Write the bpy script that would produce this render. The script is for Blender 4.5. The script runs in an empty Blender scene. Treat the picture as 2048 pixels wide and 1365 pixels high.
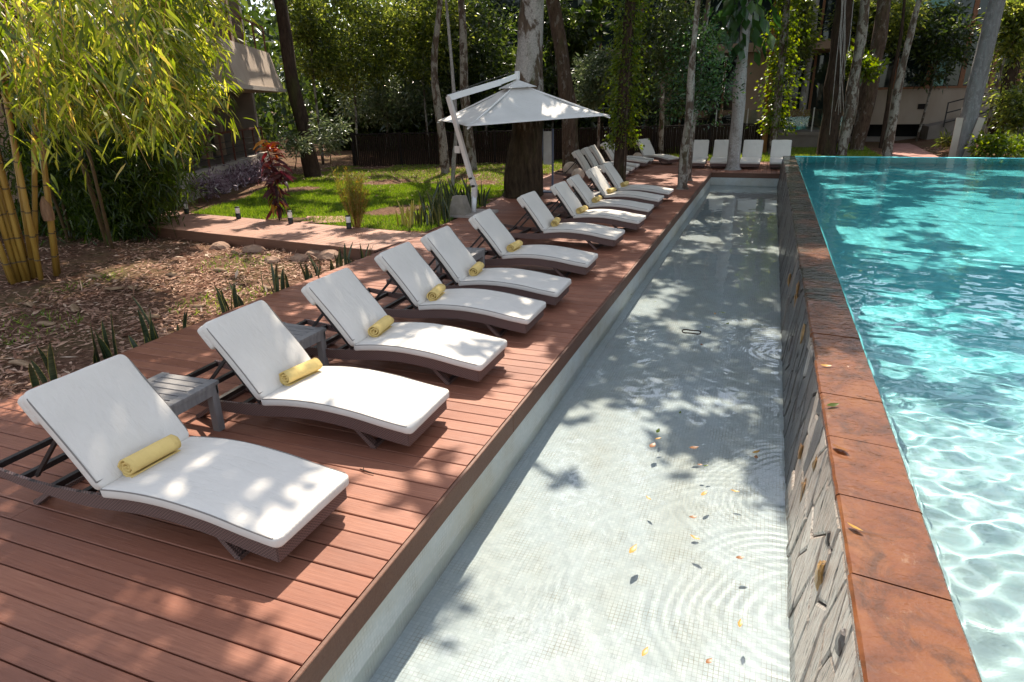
import bpy, math, random
import numpy as np
from mathutils import Vector, Matrix, noise as mnoise

R = math.radians
random.seed(7)
rng = np.random.default_rng(11)
scene = bpy.context.scene
COL = scene.collection

# ------------------------------------------------------------------ camera
CAM_H = 2.3
YAW, PITCH, ROLL = R(-21.2686), R(20.4185), R(-1.1803)
F_PX = 1284.76
def cam_axes():
    cy, sy, cp, sp = math.cos(YAW), math.sin(YAW), math.cos(PITCH), math.sin(PITCH)
    fw = Vector((sy*cp, cy*cp, -sp)); rt = Vector((cy, -sy, 0)); up = rt.cross(fw)
    cr, sr = math.cos(ROLL), math.sin(ROLL)
    return fw, rt*cr+up*sr, up*cr-rt*sr
FW, RT, UP = cam_axes()
cd = bpy.data.cameras.new('camera'); cam = bpy.data.objects.new('camera', cd); COL.objects.link(cam)
cd.sensor_width = 36.0; cd.lens = 36.0*F_PX/2048.0; cd.clip_start = 0.05; cd.clip_end = 2000
m = Matrix((RT, UP, -FW)).transposed().to_4x4(); m.translation = Vector((0, 0, CAM_H))
cam.matrix_world = m
scene.camera = cam

# ------------------------------------------------------------------ light
SUN_DX, SUN_DY = -0.22, 0.70          # toward the sun, per metre of height
sun_v = Vector((SUN_DX, SUN_DY, 1)).normalized()
SUN_EL = math.asin(sun_v.z)
w = bpy.data.worlds.new('World'); scene.world = w; w.use_nodes = True
nt = w.node_tree; nt.nodes.clear()
sky = nt.nodes.new('ShaderNodeTexSky'); sky.sky_type = 'NISHITA'; sky.sun_disc = False
sky.sun_elevation = SUN_EL; sky.sun_rotation = math.atan2(SUN_DX, SUN_DY)
sky.air_density = 1.0; sky.dust_density = 0.9; sky.ozone_density = 1.0
bg = nt.nodes.new('ShaderNodeBackground'); bg.inputs[1].default_value = 0.15
wo = nt.nodes.new('ShaderNodeOutputWorld')
hs_ = nt.nodes.new('ShaderNodeHueSaturation'); hs_.inputs['Saturation'].default_value = .5
nt.links.new(sky.outputs[0], hs_.inputs['Color']); nt.links.new(hs_.outputs[0], bg.inputs[0]); nt.links.new(bg.outputs[0], wo.inputs[0])
sd = bpy.data.lights.new('sun', 'SUN'); sd.energy = 4.1; sd.angle = R(0.53); sd.color = (1.0, 0.90, 0.76)
sd.cycles.is_caustics_light = True
so = bpy.data.objects.new('sun', sd); COL.objects.link(so)
so.rotation_euler = (-sun_v).to_track_quat('-Z', 'Y').to_euler(); so.location = (0, 0, 30)
vs = scene.view_settings
vs.view_transform = 'Standard'; vs.look = 'None'; vs.gamma = 1.0; vs.use_curve_mapping = False
vs.exposure = 1.25
scene.render.engine = 'CYCLES'
cy_ = scene.cycles
cy_.max_bounces = 8; cy_.diffuse_bounces = 3; cy_.glossy_bounces = 3; cy_.transmission_bounces = 4
cy_.transparent_max_bounces = 12; cy_.volume_bounces = 0
cy_.sample_clamp_indirect = 6.0; cy_.use_denoising = True
cy_.caustics_reflective = False; cy_.caustics_refractive = True

# ------------------------------------------------------------------ node helpers
class NB:
    def __init__(s, name):
        s.m = bpy.data.materials.new(name); s.m.use_nodes = True
        s.t = s.m.node_tree; s.t.nodes.clear()
        s.out = s.t.nodes.new('ShaderNodeOutputMaterial')
    def n(s, typ, **kw):
        nd = s.t.nodes.new(typ)
        for k, v in kw.items():
            if k.startswith('i_'):
                key = k[2:]; key = int(key) if key.isdigit() else key.replace('_', ' ')
                s.set(nd.inputs[key], v)
            else: setattr(nd, k, v)
        return nd
    def set(s, sock, v):
        if hasattr(v, 'is_output'): s.t.links.new(v, sock)
        else:
            if isinstance(v, (tuple, list)) and len(v) == 3 and sock.type == 'RGBA': v = (*v, 1)
            sock.default_value = v
    def coord(s, scale=(1, 1, 1), kind='Object', rot=(0, 0, 0)):
        tc = s.n('ShaderNodeTexCoord'); mp = s.n('ShaderNodeMapping')
        s.set(mp.inputs[0], tc.outputs[kind]); mp.inputs['Scale'].default_value = scale
        mp.inputs['Rotation'].default_value = rot
        return mp.outputs[0]
    def world(s, scale=(1, 1, 1), rot=(0, 0, 0)):
        g = s.n('ShaderNodeNewGeometry'); mp = s.n('ShaderNodeMapping')
        s.set(mp.inputs[0], g.outputs['Position']); mp.inputs['Scale'].default_value = scale
        mp.inputs['Rotation'].default_value = rot
        return mp.outputs[0]
    def noise(s, vec, scale=5, detail=4, rough=.55, dist=0):
        nd = s.n('ShaderNodeTexNoise', i_Scale=scale, i_Detail=detail, i_Roughness=rough, i_Distortion=dist)
        s.set(nd.inputs['Vector'], vec); return nd.outputs[0]
    def ramp(s, fac, stops, interp='LINEAR'):
        r = s.n('ShaderNodeValToRGB'); r.color_ramp.interpolation = interp
        e = r.color_ramp.elements
        while len(e) < len(stops): e.new(0.5)
        for el, (p, c) in zip(e, stops):
            el.position = p
            el.color = (c, c, c, 1) if isinstance(c, (int, float)) else (*c, 1)
        s.set(r.inputs[0], fac); return r.outputs[0]
    def mix(s, fac, a, b, mode='MIX'):
        nd = s.n('ShaderNodeMix', data_type='RGBA', blend_type=mode)
        s.set(nd.inputs[0], fac); s.set(nd.inputs[6], a); s.set(nd.inputs[7], b); return nd.outputs[2]
    def math(s, op, a, b=0.0, c=0.0):
        nd = s.n('ShaderNodeMath', operation=op); s.set(nd.inputs[0], a); s.set(nd.inputs[1], b); s.set(nd.inputs[2], c)
        return nd.outputs[0]
    def bump(s, h, strength=.3, dist=.01, normal=None):
        nd = s.n('ShaderNodeBump', i_Strength=strength, i_Distance=dist); s.set(nd.inputs['Height'], h)
        if normal is not None: s.set(nd.inputs['Normal'], normal)
        return nd.outputs[0]
    def rand(s): return s.n('ShaderNodeObjectInfo').outputs['Random']
    def attr(s, name): return s.n('ShaderNodeAttribute', attribute_name=name).outputs['Fac']
    def principled(s, col, rough=.7, normal=None, spec=.5, coat=0.0, coat_rough=.1, metal=0.0):
        p = s.n('ShaderNodeBsdfPrincipled')
        s.set(p.inputs['Base Color'], col); s.set(p.inputs['Roughness'], rough)
        s.set(p.inputs['Specular IOR Level'], spec); s.set(p.inputs['Metallic'], metal)
        s.set(p.inputs['Coat Weight'], coat); s.set(p.inputs['Coat Roughness'], coat_rough)
        if normal is not None: s.set(p.inputs['Normal'], normal)
        return p.outputs[0]
    def done(s, sh, vol=None):
        s.t.links.new(sh, s.out.inputs['Surface'])
        if vol is not None: s.t.links.new(vol, s.out.inputs['Volume'])
        return s.m

MAT = {}
def simple(name, c1, c2, scale=6, rough=.7, bump=.2, bscale=40, spec=.4, stretch=(1, 1, 1), dist=.01, kind='Object'):
    b = NB(name); v = b.coord(stretch, kind)
    n1 = b.noise(v, scale, 5); n2 = b.noise(v, bscale, 3)
    col = b.ramp(n1, [(.3, c1), (.7, c2)])
    MAT[name] = b.done(b.principled(col, rough, b.bump(n2, bump, dist), spec))
    return MAT[name]

def leafmat(name, stops, trans=.45, rough=.42, spec=.5, tcol=1.5):
    """leaf with its own tint per leaf, slightly glossy, lets light through"""
    b = NB(name)
    col = b.ramp(b.attr('tint'), stops)
    pr = b.principled(col, rough, None, spec)
    tl = b.n('ShaderNodeBsdfTranslucent')
    hs = b.n('ShaderNodeHueSaturation', i_Saturation=1.1, i_Value=tcol); b.set(hs.inputs['Color'], col)
    hs.inputs['Hue'].default_value = .485
    b.set(tl.inputs[0], hs.outputs[0])
    mx = b.n('ShaderNodeMixShader'); mx.inputs[0].default_value = trans
    b.set(mx.inputs[1], pr); b.set(mx.inputs[2], tl.outputs[0])
    MAT[name] = b.done(mx.outputs[0]); return MAT[name]

leafmat('leaf_forest', [(0, (.010, .022, .004)), (.5, (.028, .050, .009)), (1, (.10, .13, .03))], .5, .3, .7, 2.1)
leafmat('leaf_light', [(0, (.025, .045, .007)), (.5, (.08, .11, .020)), (1, (.26, .28, .06))], .58, .3, .7, 2.3)
leafmat('leaf_grey', [(0, (.03, .055, .022)), (.5, (.085, .12, .05)), (1, (.22, .24, .13))], .4, .3, .8)
leafmat('leaf_gloss', [(0, (.015, .05, .012)), (.6, (.035, .09, .02)), (1, (.08, .14, .035))], .3, .25, .6)
leafmat('leaf_ivy', [(0, (.035, .065, .008)), (.5, (.08, .13, .012)), (1, (.19, .22, .02))], .55, .35, .6, 1.9)
leafmat('leaf_bamboo', [(0, (.025, .052, .006)), (.45, (.105, .15, .016)), (.8, (.34, .36, .055)), (1, (.46, .33, .08))], .58, .35, .6, 2.0)
leafmat('leaf_dry', [(0, (.10, .045, .025)), (.35, (.28, .15, .10)), (.75, (.48, .30, .21)), (1, (.62, .47, .35))], .12, .7, .2)
leafmat('leaf_red', [(0, (.03, .012, .012)), (.5, (.075, .014, .018)), (.85, (.22, .035, .018)), (1, (.34, .16, .02))], .35)
leafmat('leaf_purple', [(0, (.06, .04, .05)), (.5, (.26, .17, .21)), (1, (.55, .47, .50))], .3)
leafmat('leaf_grass', [(0, (.045, .10, .010)), (.5, (.12, .22, .022)), (1, (.28, .34, .06))], .5)
leafmat('leaf_feather', [(0, (.08, .10, .012)), (.5, (.19, .19, .03)), (1, (.36, .20, .04))], .45)
leafmat('leaf_fallen', [(0, (.16, .05, .015)), (.5, (.38, .20, .03)), (1, (.46, .32, .06))], .2)
# snake plant: dark banded blade with a yellow rim held in the tint attribute
b = NB('leaf_snake'); v = b.coord((1, 1, 1)); band = b.noise(b.coord((3, 3, 60)), 1.0, 3)
core = b.ramp(band, [(.4, (.015, .03, .012)), (.65, (.05, .07, .03))])
col = b.mix(b.ramp(b.attr('tint'), [(.6, 0.), (.8, 1.)]), core, (.36, .30, .05))
MAT['leaf_snake'] = b.done(b.principled(col, .4, None, .5))

# deck boards
def plank_mat(name, c1, c2, c3):
    b = NB(name)
    v = b.coord((1.2, 30, 30)); st = b.noise(v, 2.2, 6, .65); st2 = b.noise(b.coord((.6, 160, 20)), 1.6, 3)
    rnd = b.rand()
    base = b.mix(b.math('MULTIPLY', rnd, 1.0), c1, c2)
    col = b.mix(b.ramp(st, [(.35, 0.), (.7, .7)]), base, c3)
    grime = b.noise(b.world((.9, .9, .9)), 1.0, 4)
    col = b.mix(b.ramp(grime, [(.35, .28), (.62, 0.)]), col, (.10, .05, .04))
    wet = b.ramp(b.noise(b.world((.5, .5, .5)), 1.4, 3), [(.3, .62), (.7, .46)])
    hb = b.math('ADD', st, b.math('MULTIPLY', st2, .8))
    MAT[name] = b.done(b.principled(col, wet, b.bump(hb, .6, .005), .35))
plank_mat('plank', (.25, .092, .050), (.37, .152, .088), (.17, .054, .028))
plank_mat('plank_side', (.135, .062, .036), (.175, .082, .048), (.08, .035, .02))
plank_mat('plank_walk', (.36, .18, .12), (.43, .23, .16), (.27, .13, .085))
simple('dark_wood', (.008, .005, .004), (.018, .011, .008), 10, .9)

# small mosaic tile, along two axes
def tile_mat(name, rot, dirt=0.0):
    b = NB(name); v = b.world((1, 1, 1), rot)
    sep = b.n('ShaderNodeSeparateXYZ'); b.set(sep.inputs[0], v)
    S = 1/.026
    def line(o):
        f = b.math('FRACT', b.math('MULTIPLY', o, S))
        return b.math('MULTIPLY', b.math('GREATER_THAN', f, .07), b.math('LESS_THAN', f, .96))
    k = b.math('MULTIPLY', line(sep.outputs[0]), line(sep.outputs[1]))
    cell = b.n('ShaderNodeCombineXYZ')
    b.set(cell.inputs[0], b.math('FLOOR', b.math('MULTIPLY', sep.outputs[0], S)))
    b.set(cell.inputs[1], b.math('FLOOR', b.math('MULTIPLY', sep.outputs[1], S)))
    wn = b.n('ShaderNodeTexWhiteNoise', noise_dimensions='2D'); b.set(wn.inputs['Vector'], cell.outputs[0])
    tile = b.mix(wn.outputs[0], (.50, .555, .55), (.575, .615, .605))
    stain = b.noise(b.world((1.3, .5, 1.3)), 1.5, 5)
    tile = b.mix(b.ramp(stain, [(.42, dirt*.35), (.70, .35+dirt)]), tile, (.44, .40, .28))
    grout = b.mix(b.ramp(b.noise(b.world(), 6, 4), [(.45, 0.), (.7, 1.)]), (.46, .505, .495), (.30, .27, .20))
    col = b.mix(k, grout, tile)
    MAT[name] = b.done(b.principled(col, .5, b.bump(k, .4, .001), .2))
tile_mat('tile_floor', (0, 0, 0)); tile_mat('tile_side', (0, R(90), 0), .5); tile_mat('tile_end', (R(90), 0, 0), .2)

# upper basin: white mosaic shelf; deep water's light absorption painted turquoise into the floor
b = NB('basin_plaster'); v = b.world(); n1 = b.noise(v, 1.3, 4); n2 = b.noise(v, 25, 2)
sep = b.n('ShaderNodeSeparateXYZ'); b.set(sep.inputs[0], v)
yy = b.math('ADD', sep.outputs[1], b.math('ADD', b.math('MULTIPLY', b.math('SUBTRACT', n1, .5), 1.2), b.math('MULTIPLY', b.math('SUBTRACT', n2, .5), 1.5)))
depth_tint = b.ramp(b.math('DIVIDE', yy, 20.0), [(.14, (.43, .49, .485)), (.22, (.36, .53, .54)), (.32, (.24, .66, .69)), (.45, (.17, .70, .74)), (.8, (.12, .68, .73))])
MAT['basin_plaster'] = b.done(b.principled(depth_tint, .5))

# wet terracotta coping slab
b = NB('coping'); v = b.world()
n1 = b.noise(v, 3.0, 6, .6, .6); n2 = b.noise(v, 14, 5); n3 = b.noise(v, 90, 2)
col = b.ramp(n1, [(.3, (.060, .018, .006)), (.5, (.135, .042, .013)), (.72, (.18, .065, .020))])
col = b.mix(b.ramp(n2, [(.5, 0.), (.75, .5)]), col, (.17, .06, .012))
col = b.mix(b.ramp(b.noise(b.world((3.2, 2.6, 3.2)), 1.6, 7, .68, .8), [(.50, 0.), (.66, .75)]), col, (.045, .018, .008))
col = b.mix(b.ramp(b.noise(b.world((4, 2, 4)), 2.4, 6, .7), [(.62, 0.), (.74, .45)]), col, (.30, .20, .13))
sep = b.n('ShaderNodeSeparateXYZ'); b.set(sep.inputs[0], v)
# algae grown on the far slabs
yy = b.math('ADD', sep.outputs[1], b.math('MULTIPLY', b.math('SUBTRACT', n1, .5), 2.0))
alg = b.ramp(b.math('DIVIDE', yy, 40.0), [(.158, 0.), (.164, 1.)])
alg = b.math('MULTIPLY', alg, b.ramp(b.noise(v, 1.1, 3), [(.40, .0), (.50, 1.)]))
col = b.mix(alg, col, b.ramp(n2, [(.35, (.008, .008, .004)), (.7, (.035, .032, .012))]))
wv = b.noise(b.world((7, 10, 7)), 1.0, 3, .5, 1.0); wv2 = b.noise(b.world((24, 34, 24)), 1.0, 2, .5, .5)
hgt = b.math('ADD', wv, b.math('MULTIPLY', wv2, .35))
p = b.n('ShaderNodeBsdfPrincipled')
b.set(p.inputs['Base Color'], col); p.inputs['Roughness'].default_value = .55; b.set(p.inputs['Normal'], b.bump(b.math('ADD', n2, n3), .25, .004))
p.inputs['Coat Weight'].default_value = .85; p.inputs['Coat Roughness'].default_value = .03; p.inputs['Coat IOR'].default_value = 1.35
b.set(p.inputs['Coat Normal'], b.bump(hgt, .75, .02)); p.inputs['Specular IOR Level'].default_value = .15
MAT['coping'] = b.done(p.outputs[0])

# slate facing, split vertically, wet
def slate(name, a, c, d):
    b = NB(name); v = b.world((14, 14, 2.2)); g = b.noise(v, 2.2, 7, .65, .4); f = b.noise(b.world((60, 60, 5)), 1.2, 5, .6)
    rn = b.rand()
    col = b.mix(rn, a, c)
    col = b.mix(b.ramp(g, [(.42, 0.), (.72, .75)]), col, d)
    col = b.mix(b.ramp(f, [(.36, .9), (.455, 0.)]), col, (.03, .024, .02))
    h = b.math('ADD', g, b.math('MULTIPLY', f, .7))
    MAT[name] = b.done(b.principled(col, .45, b.bump(h, 1.0, .02), .5, .5, .2))
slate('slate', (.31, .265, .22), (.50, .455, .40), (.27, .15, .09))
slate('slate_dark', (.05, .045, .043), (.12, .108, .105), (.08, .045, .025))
slate('slate_ochre', (.40, .22, .04), (.30, .14, .03), (.06, .03, .01))

def fabric(name, col, bs=180, rough=.9):
    b = NB(name); v = b.coord()
    n = b.noise(v, bs, 2); w2 = b.noise(b.coord((2, 9, 4)), 2.2, 4, .55, .5)
    c2 = tuple(x*.92 for x in col)
    cc = b.ramp(b.noise(v, 3, 3), [(.3, col), (.75, c2)])
    MAT[name] = b.done(b.principled(cc, rough, b.bump(b.math('ADD', w2, b.math('MULTIPLY', n, .06)), .42, .025), .15))
fabric('cushion', (.64, .60, .54)); fabric('piping', (.22, .20, .18))
fabric('canopy_cloth', (.74, .72, .69)); fabric('towel', (.70, .51, .19), 120)

# woven resin
b = NB('wicker'); v = b.coord()
sep = b.n('ShaderNodeSeparateXYZ'); b.set(sep.inputs[0], v)
u = b.math('MULTIPLY', b.math('ADD', sep.outputs[0], sep.outputs[1]), 45.0); q = b.math('MULTIPLY', sep.outputs[2], 110.0)
row = b.math('MODULO', b.math('FLOOR', q), 2.0)
uu = b.math('FRACT', b.math('ADD', u, b.math('MULTIPLY', row, .5))); qq = b.math('FRACT', q)
hu = b.math('SINE', b.math('MULTIPLY', uu, math.pi)); hq = b.math('SINE', b.math('MULTIPLY', qq, math.pi))
h = b.math('MULTIPLY', b.math('POWER', hu, .5), b.math('POWER', hq, .6))
col = b.ramp(h, [(.12, (.010, .006, .005)), (.85, (.21, .125, .105))])
MAT['wicker'] = b.done(b.principled(col, .5, b.bump(h, .8, .004), .35))
simple('black_rattan', (.010, .008, .008), (.028, .02, .018), 30, .5, .4, 90)
simple('grey_table', (.16, .15, .145), (.24, .225, .215), 5, .6, .25, 60, .4, (1, 8, 1))
simple('cream_metal', (.62, .55, .50), (.68, .62, .57), 2, .45, .05, 40)
simple('white_metal', (.74, .74, .73), (.80, .80, .79), 2, .4, .05, 40)
simple('blue_metal', (.10, .12, .17), (.14, .16, .22), 4, .45, .05)
simple('sign_panel', (.52, .49, .44), (.62, .60, .55), 8, .6, .05)
simple('black_plastic', (.012, .012, .012), (.03, .03, .03), 8, .5, .1)
simple('lamp_white', (.70, .68, .64), (.78, .76, .72), 8, .4, .05)
simple('orb_stone', (.46, .34, .25), (.60, .47, .37), 5, .85, .4, 60)
simple('block_stone', (.22, .19, .15), (.34, .30, .25), 7, .9, .6, 40)
simple('rock', (.20, .11, .075), (.38, .25, .18), 4, .9, .8, 14, .3, (1, 1, 1), .03)
simple('husk', (.15, .085, .045), (.34, .23, .14), 5, .8, .5, 40, .3, (1, 8, 8))
simple('paver', (.36, .31, .27), (.46, .40, .36), 5, .9, .4, 60)
simple('brick_path', (.30, .14, .11), (.42, .22, .18), 3, .85, .4, 50)
simple('red_step', (.28, .10, .07), (.36, .15, .10), 4, .7, .3, 50)

# earth
b = NB('earth'); v = b.world()
n1 = b.noise(v, .9, 5); n2 = b.noise(v, 16, 6, .7); n3 = b.noise(v, 70, 3)
col = b.ramp(n2, [(.3, (.055, .028, .018)), (.55, (.16, .085, .055)), (.75, (.30, .19, .12))])
col = b.mix(b.ramp(n1, [(.45, 0.), (.65, .35)]), col, (.10, .11, .035))
MAT['earth'] = b.done(b.principled(col, .95, b.bump(b.math('ADD', n2, b.math('MULTIPLY', n3, .4)), .9, .05), .1))

def bark(name, c1, c2, lichen=None, amt=.5, vs_=3.0, ls=3.0, zlo=None):
    b = NB(name); v = b.world((vs_*2.2, vs_*2.2, vs_*.55)); n1 = b.noise(v, 2.0, 6, .65, .3); n2 = b.noise(b.world(), 30, 4)
    col = b.ramp(n1, [(.3, c1), (.7, c2)])
    if lichen:
        l1 = b.noise(b.world((1, 1, .55)), ls, 6, .68, .4)
        col = b.mix(b.ramp(l1, [(.62-amt*.35, 0.), (.68-amt*.35, 1.)]), col, b.ramp(n2, [(.3, tuple(x*.55 for x in lichen)), (.7, lichen)]))
    if zlo is not None:      # mossy foot, lichen only higher up
        sp = b.n('ShaderNodeSeparateXYZ'); b.set(sp.inputs[0], b.world()); zz = b.math('ADD', sp.outputs[2], b.math('MULTIPLY', b.math('SUBTRACT', n1, .5), 2.5))
        col = b.mix(b.ramp(b.math('DIVIDE', zz, 10.0), [(zlo/10-.03, 1.), (zlo/10+.05, 0.)]), col, b.ramp(n1, [(.3, (.018, .012, .008)), (.75, (.085, .06, .035))]))
    m1 = b.noise(b.world((1.2, 1.2, .4)), 2.0, 4)
    col = b.mix(b.ramp(m1, [(.55, 0.), (.75, .6)]), col, (.05, .06, .012))
    MAT[name] = b.done(b.principled(col, .9, b.bump(b.math('ADD', n1, b.math('MULTIPLY', n2, .3)), .9, .04), .15))
bark('bark_dark', (.022, .014, .010), (.075, .05, .035))
bark('bark_brown', (.04, .026, .018), (.135, .092, .066), (.22, .19, .16), .15, 3, 5)
bark('bark_mottled', (.05, .035, .025), (.14, .10, .075), (.36, .33, .28), .45, 3, 5)
bark('bark_pale', (.16, .14, .125), (.34, .31, .28), (.46, .43, .40), .6, 2, 4)
bark('bark_big', (.04, .026, .018), (.12, .085, .06), (.38, .35, .32), .55, 2, 2.2, 2.1)
bark('bark_palm', (.13, .128, .125), (.24, .235, .23), (.30, .29, .29), .3, 2.5, 8)
bark('bark_ochre', (.22, .10, .03), (.38, .19, .07))
b = NB('bamboo_culm'); n1 = b.noise(b.world((8, 8, .8)), 1.6, 4)
MAT['bamboo_culm'] = b.done(b.principled(b.ramp(n1, [(.3, (.22, .12, .02)), (.6, (.36, .22, .045)), (.8, (.22, .19, .05))]), .35, None, .5))
simple('bamboo_node', (.06, .04, .02), (.14, .09, .04), 8, .6)
simple('culm_sheath', (.16, .08, .04), (.30, .18, .10), 6, .8, .4, 30, .3, (6, 6, 1))

simple('concrete', (.33, .255, .195), (.43, .345, .27), 1.2, .9, .3, 30, .3, (1, 1, .4), .02, 'Object')
simple('concrete_tan', (.30, .20, .135), (.38, .27, .185), 1.2, .9, .3, 30)
simple('concrete_grey', (.18, .15, .125), (.25, .21, .18), 1.5, .9, .3, 30)
simple('plaster_light', (.38, .32, .27), (.46, .40, .34), 1.5, .9, .2, 40)
simple('window_wood', (.19, .075, .030), (.27, .115, .05), 8, .55, .2)
simple('rail_metal', (.02, .017, .015), (.035, .03, .028), 8, .5, .1)
simple('rail_red', (.12, .04, .025), (.17, .06, .04), 8, .5, .1)
simple('interior_dark', (.010, .009, .008), (.02, .018, .016), 2, .9)
simple('teal_paint', (.16, .32, .27), (.22, .40, .34), 2, .5, .1)
simple('reed', (.014, .009, .006), (.034, .021, .014), 12, .9, .6, 60, .2, (8, 8, .6))
b = NB('glass_dark'); g1 = b.n('ShaderNodeBsdfGlossy', i_Roughness=.03, i_Color=(.85, .9, .88)); g2 = b.n('ShaderNodeBsdfDiffuse', i_Color=(.012, .02, .018))
fr = b.n('ShaderNodeFresnel', i_IOR=1.4); mx = b.n('ShaderNodeMixShader'); b.set(mx.inputs[0], fr.outputs[0]); b.set(mx.inputs[1], g2.outputs[0]); b.set(mx.inputs[2], g1.outputs[0])
MAT['glass_dark'] = b.done(mx.outputs[0])
b = NB('glass_clear'); g1 = b.n('ShaderNodeBsdfGlossy', i_Roughness=.02); g2 = b.n('ShaderNodeBsdfTransparent', i_Color=(.80, .90, .86))
fr = b.n('ShaderNodeFresnel', i_IOR=1.5); mx = b.n('ShaderNodeMixShader'); b.set(mx.inputs[0], fr.outputs[0]); b.set(mx.inputs[1], g2.outputs[0]); b.set(mx.inputs[2], g1.outputs[0])
MAT['glass_clear'] = b.done(mx.outputs[0])

# water: refracting surface; ripples are in the mesh
def water_mat(name, col):
    b = NB(name); gl_ = b.n('ShaderNodeBsdfGlass', i_Roughness=0.0, i_IOR=1.333, i_Color=col); MAT[name] = b.done(gl_.outputs[0])
water_mat('water_low', (.95, .98, .99)); water_mat('water_high', (.89, .985, .985))

# ------------------------------------------------------------------ mesh helpers
def link(name, mesh, mat, parent=None, smooth=False):
    if mesh.materials: pass
    elif mat: mesh.materials.append(MAT[mat] if isinstance(mat, str) else mat)
    o = bpy.data.objects.new(name, mesh); COL.objects.link(o)
    if parent is not None: o.parent = parent
    if smooth: mesh.polygons.foreach_set('use_smooth', [True]*len(mesh.polygons))
    return o
def tag(o, label=None, cat=None, group=None, kind=None):
    if label: o['label'] = label
    if cat: o['category'] = cat
    if group: o['group'] = group
    if kind: o['kind'] = kind
    return o
def empty(name, loc=(0, 0, 0), rz=0.0, parent=None):
    o = bpy.data.objects.new(name, None); COL.objects.link(o); o.location = loc; o.rotation_euler = (0, 0, rz)
    o.empty_display_size = .1
    if parent is not None: o.parent = parent
    return o
def copy_tree(o, parent=None):
    c = o.copy(); COL.objects.link(c)
    if parent is not None:
        c.parent = parent; c.matrix_parent_inverse = o.matrix_parent_inverse.copy()
    for ch in o.children: copy_tree(ch, c)
    return c
class MB:
    """collects faces, builds one mesh"""
    def __init__(s): s.v = []; s.f = []
    def add(s, vs, fs):
        k = len(s.v); s.v += [tuple(p) for p in vs]; s.f += [tuple(i+k for i in f) for f in fs]; return s
    def box(s, x0, x1, y0, y1, z0, z1, mtx=None, ch=0.0):
        if ch > 0: return s.cbox(x0, x1, y0, y1, z0, z1, ch, mtx)
        vs = [Vector(p) for p in ((x0, y0, z0), (x1, y0, z0), (x1, y1, z0), (x0, y1, z0), (x0, y0, z1), (x1, y0, z1), (x1, y1, z1), (x0, y1, z1))]
        if mtx: vs = [mtx @ p for p in vs]
        return s.add(vs, [(0, 3, 2, 1), (4, 5, 6, 7), (0, 1, 5, 4), (1, 2, 6, 5), (2, 3, 7, 6), (3, 0, 4, 7)])
    def cbox(s, x0, x1, y0, y1, z0, z1, c, mtx=None):
        """box with chamfered upright and top edges"""
        def ring(z, d):
            a, b_, e, f = x0+d, x1-d, y0+d, y1-d
            return [(a+c, e, z), (b_-c, e, z), (b_, e+c, z), (b_, f-c, z), (b_-c, f, z), (a+c, f, z), (a, f-c, z), (a, e+c, z)]
        vs = [Vector(p) for p in ring(z0, 0)+ring(z1-c, 0)+ring(z1, c)]
        if mtx: vs = [mtx @ p for p in vs]
        fs = [tuple(range(7, -1, -1)), tuple(range(16, 24))]
        for k in (0, 8):
            for i in range(8): fs.append((k+i, k+(i+1) % 8, k+8+(i+1) % 8, k+8+i))
        return s.add(vs, fs)
    def tube(s, pts, rad, n=8, cap=True, jit=0.0):
        pts = [Vector(p) for p in pts]; rad = rad if isinstance(rad, (list, tuple)) else [rad]*len(pts)
        vs = []; prev = None
        for i, p in enumerate(pts):
            d = (pts[min(i+1, len(pts)-1)]-pts[max(i-1, 0)]).normalized()
            if prev is None:
                a = d.orthogonal().normalized() if abs(d.z) < .9 else (Vector((1, 0, 0))-d*d.x).normalized()
            else: a = (prev-d*prev.dot(d)).normalized()
            prev = a; c = d.cross(a)
            for k in range(n):
                t = 2*math.pi*k/n; rr = rad[i]*(1+jit*mnoise.noise((math.cos(t)*1.5+p.x, math.sin(t)*1.5+p.y, p.z*.9)))
                vs.append(p+(a*math.cos(t)+c*math.sin(t))*rr)
        fs = []
        for i in range(len(pts)-1):
            for k in range(n): fs.append((i*n+k, i*n+(k+1) % n, (i+1)*n+(k+1) % n, (i+1)*n+k))
        if cap: fs += [tuple(range(n-1, -1, -1)), tuple(range((len(pts)-1)*n, len(pts)*n))]
        return s.add(vs, fs)
    def bar(s, p, q, wd, ht, up=(0, 0, 1)):
        p, q = Vector(p), Vector(q); d = (q-p); L = d.length; d.normalize()
        u = Vector(up); sd_ = d.cross(u).normalized(); u = sd_.cross(d)
        mtx = Matrix((d, sd_, u)).transposed().to_4x4(); mtx.translation = p
        return s.box(0, L, -wd/2, wd/2, -ht/2, ht/2, mtx)
    def lathe(s, prof, n=20, cx=0, cy=0):
        vs = []; fs = []
        for r, z in prof:
            for k in range(n): t = 2*math.pi*k/n; vs.append((cx+r*math.cos(t), cy+r*math.sin(t), z))
        for i in range(len(prof)-1):
            for k in range(n): fs.append((i*n+k, i*n+(k+1) % n, (i+1)*n+(k+1) % n, (i+1)*n+k))
        fs += [tuple(range(n-1, -1, -1)), tuple(range((len(prof)-1)*n, len(prof)*n))]
        return s.add(vs, fs)
    def mesh(s, name):
        me = bpy.data.meshes.new(name); me.from_pydata(s.v, [], s.f); me.update(); return me
    def build(s, name, mat, parent=None, smooth=False): return link(name, s.mesh(name), mat, parent, smooth)

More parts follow.
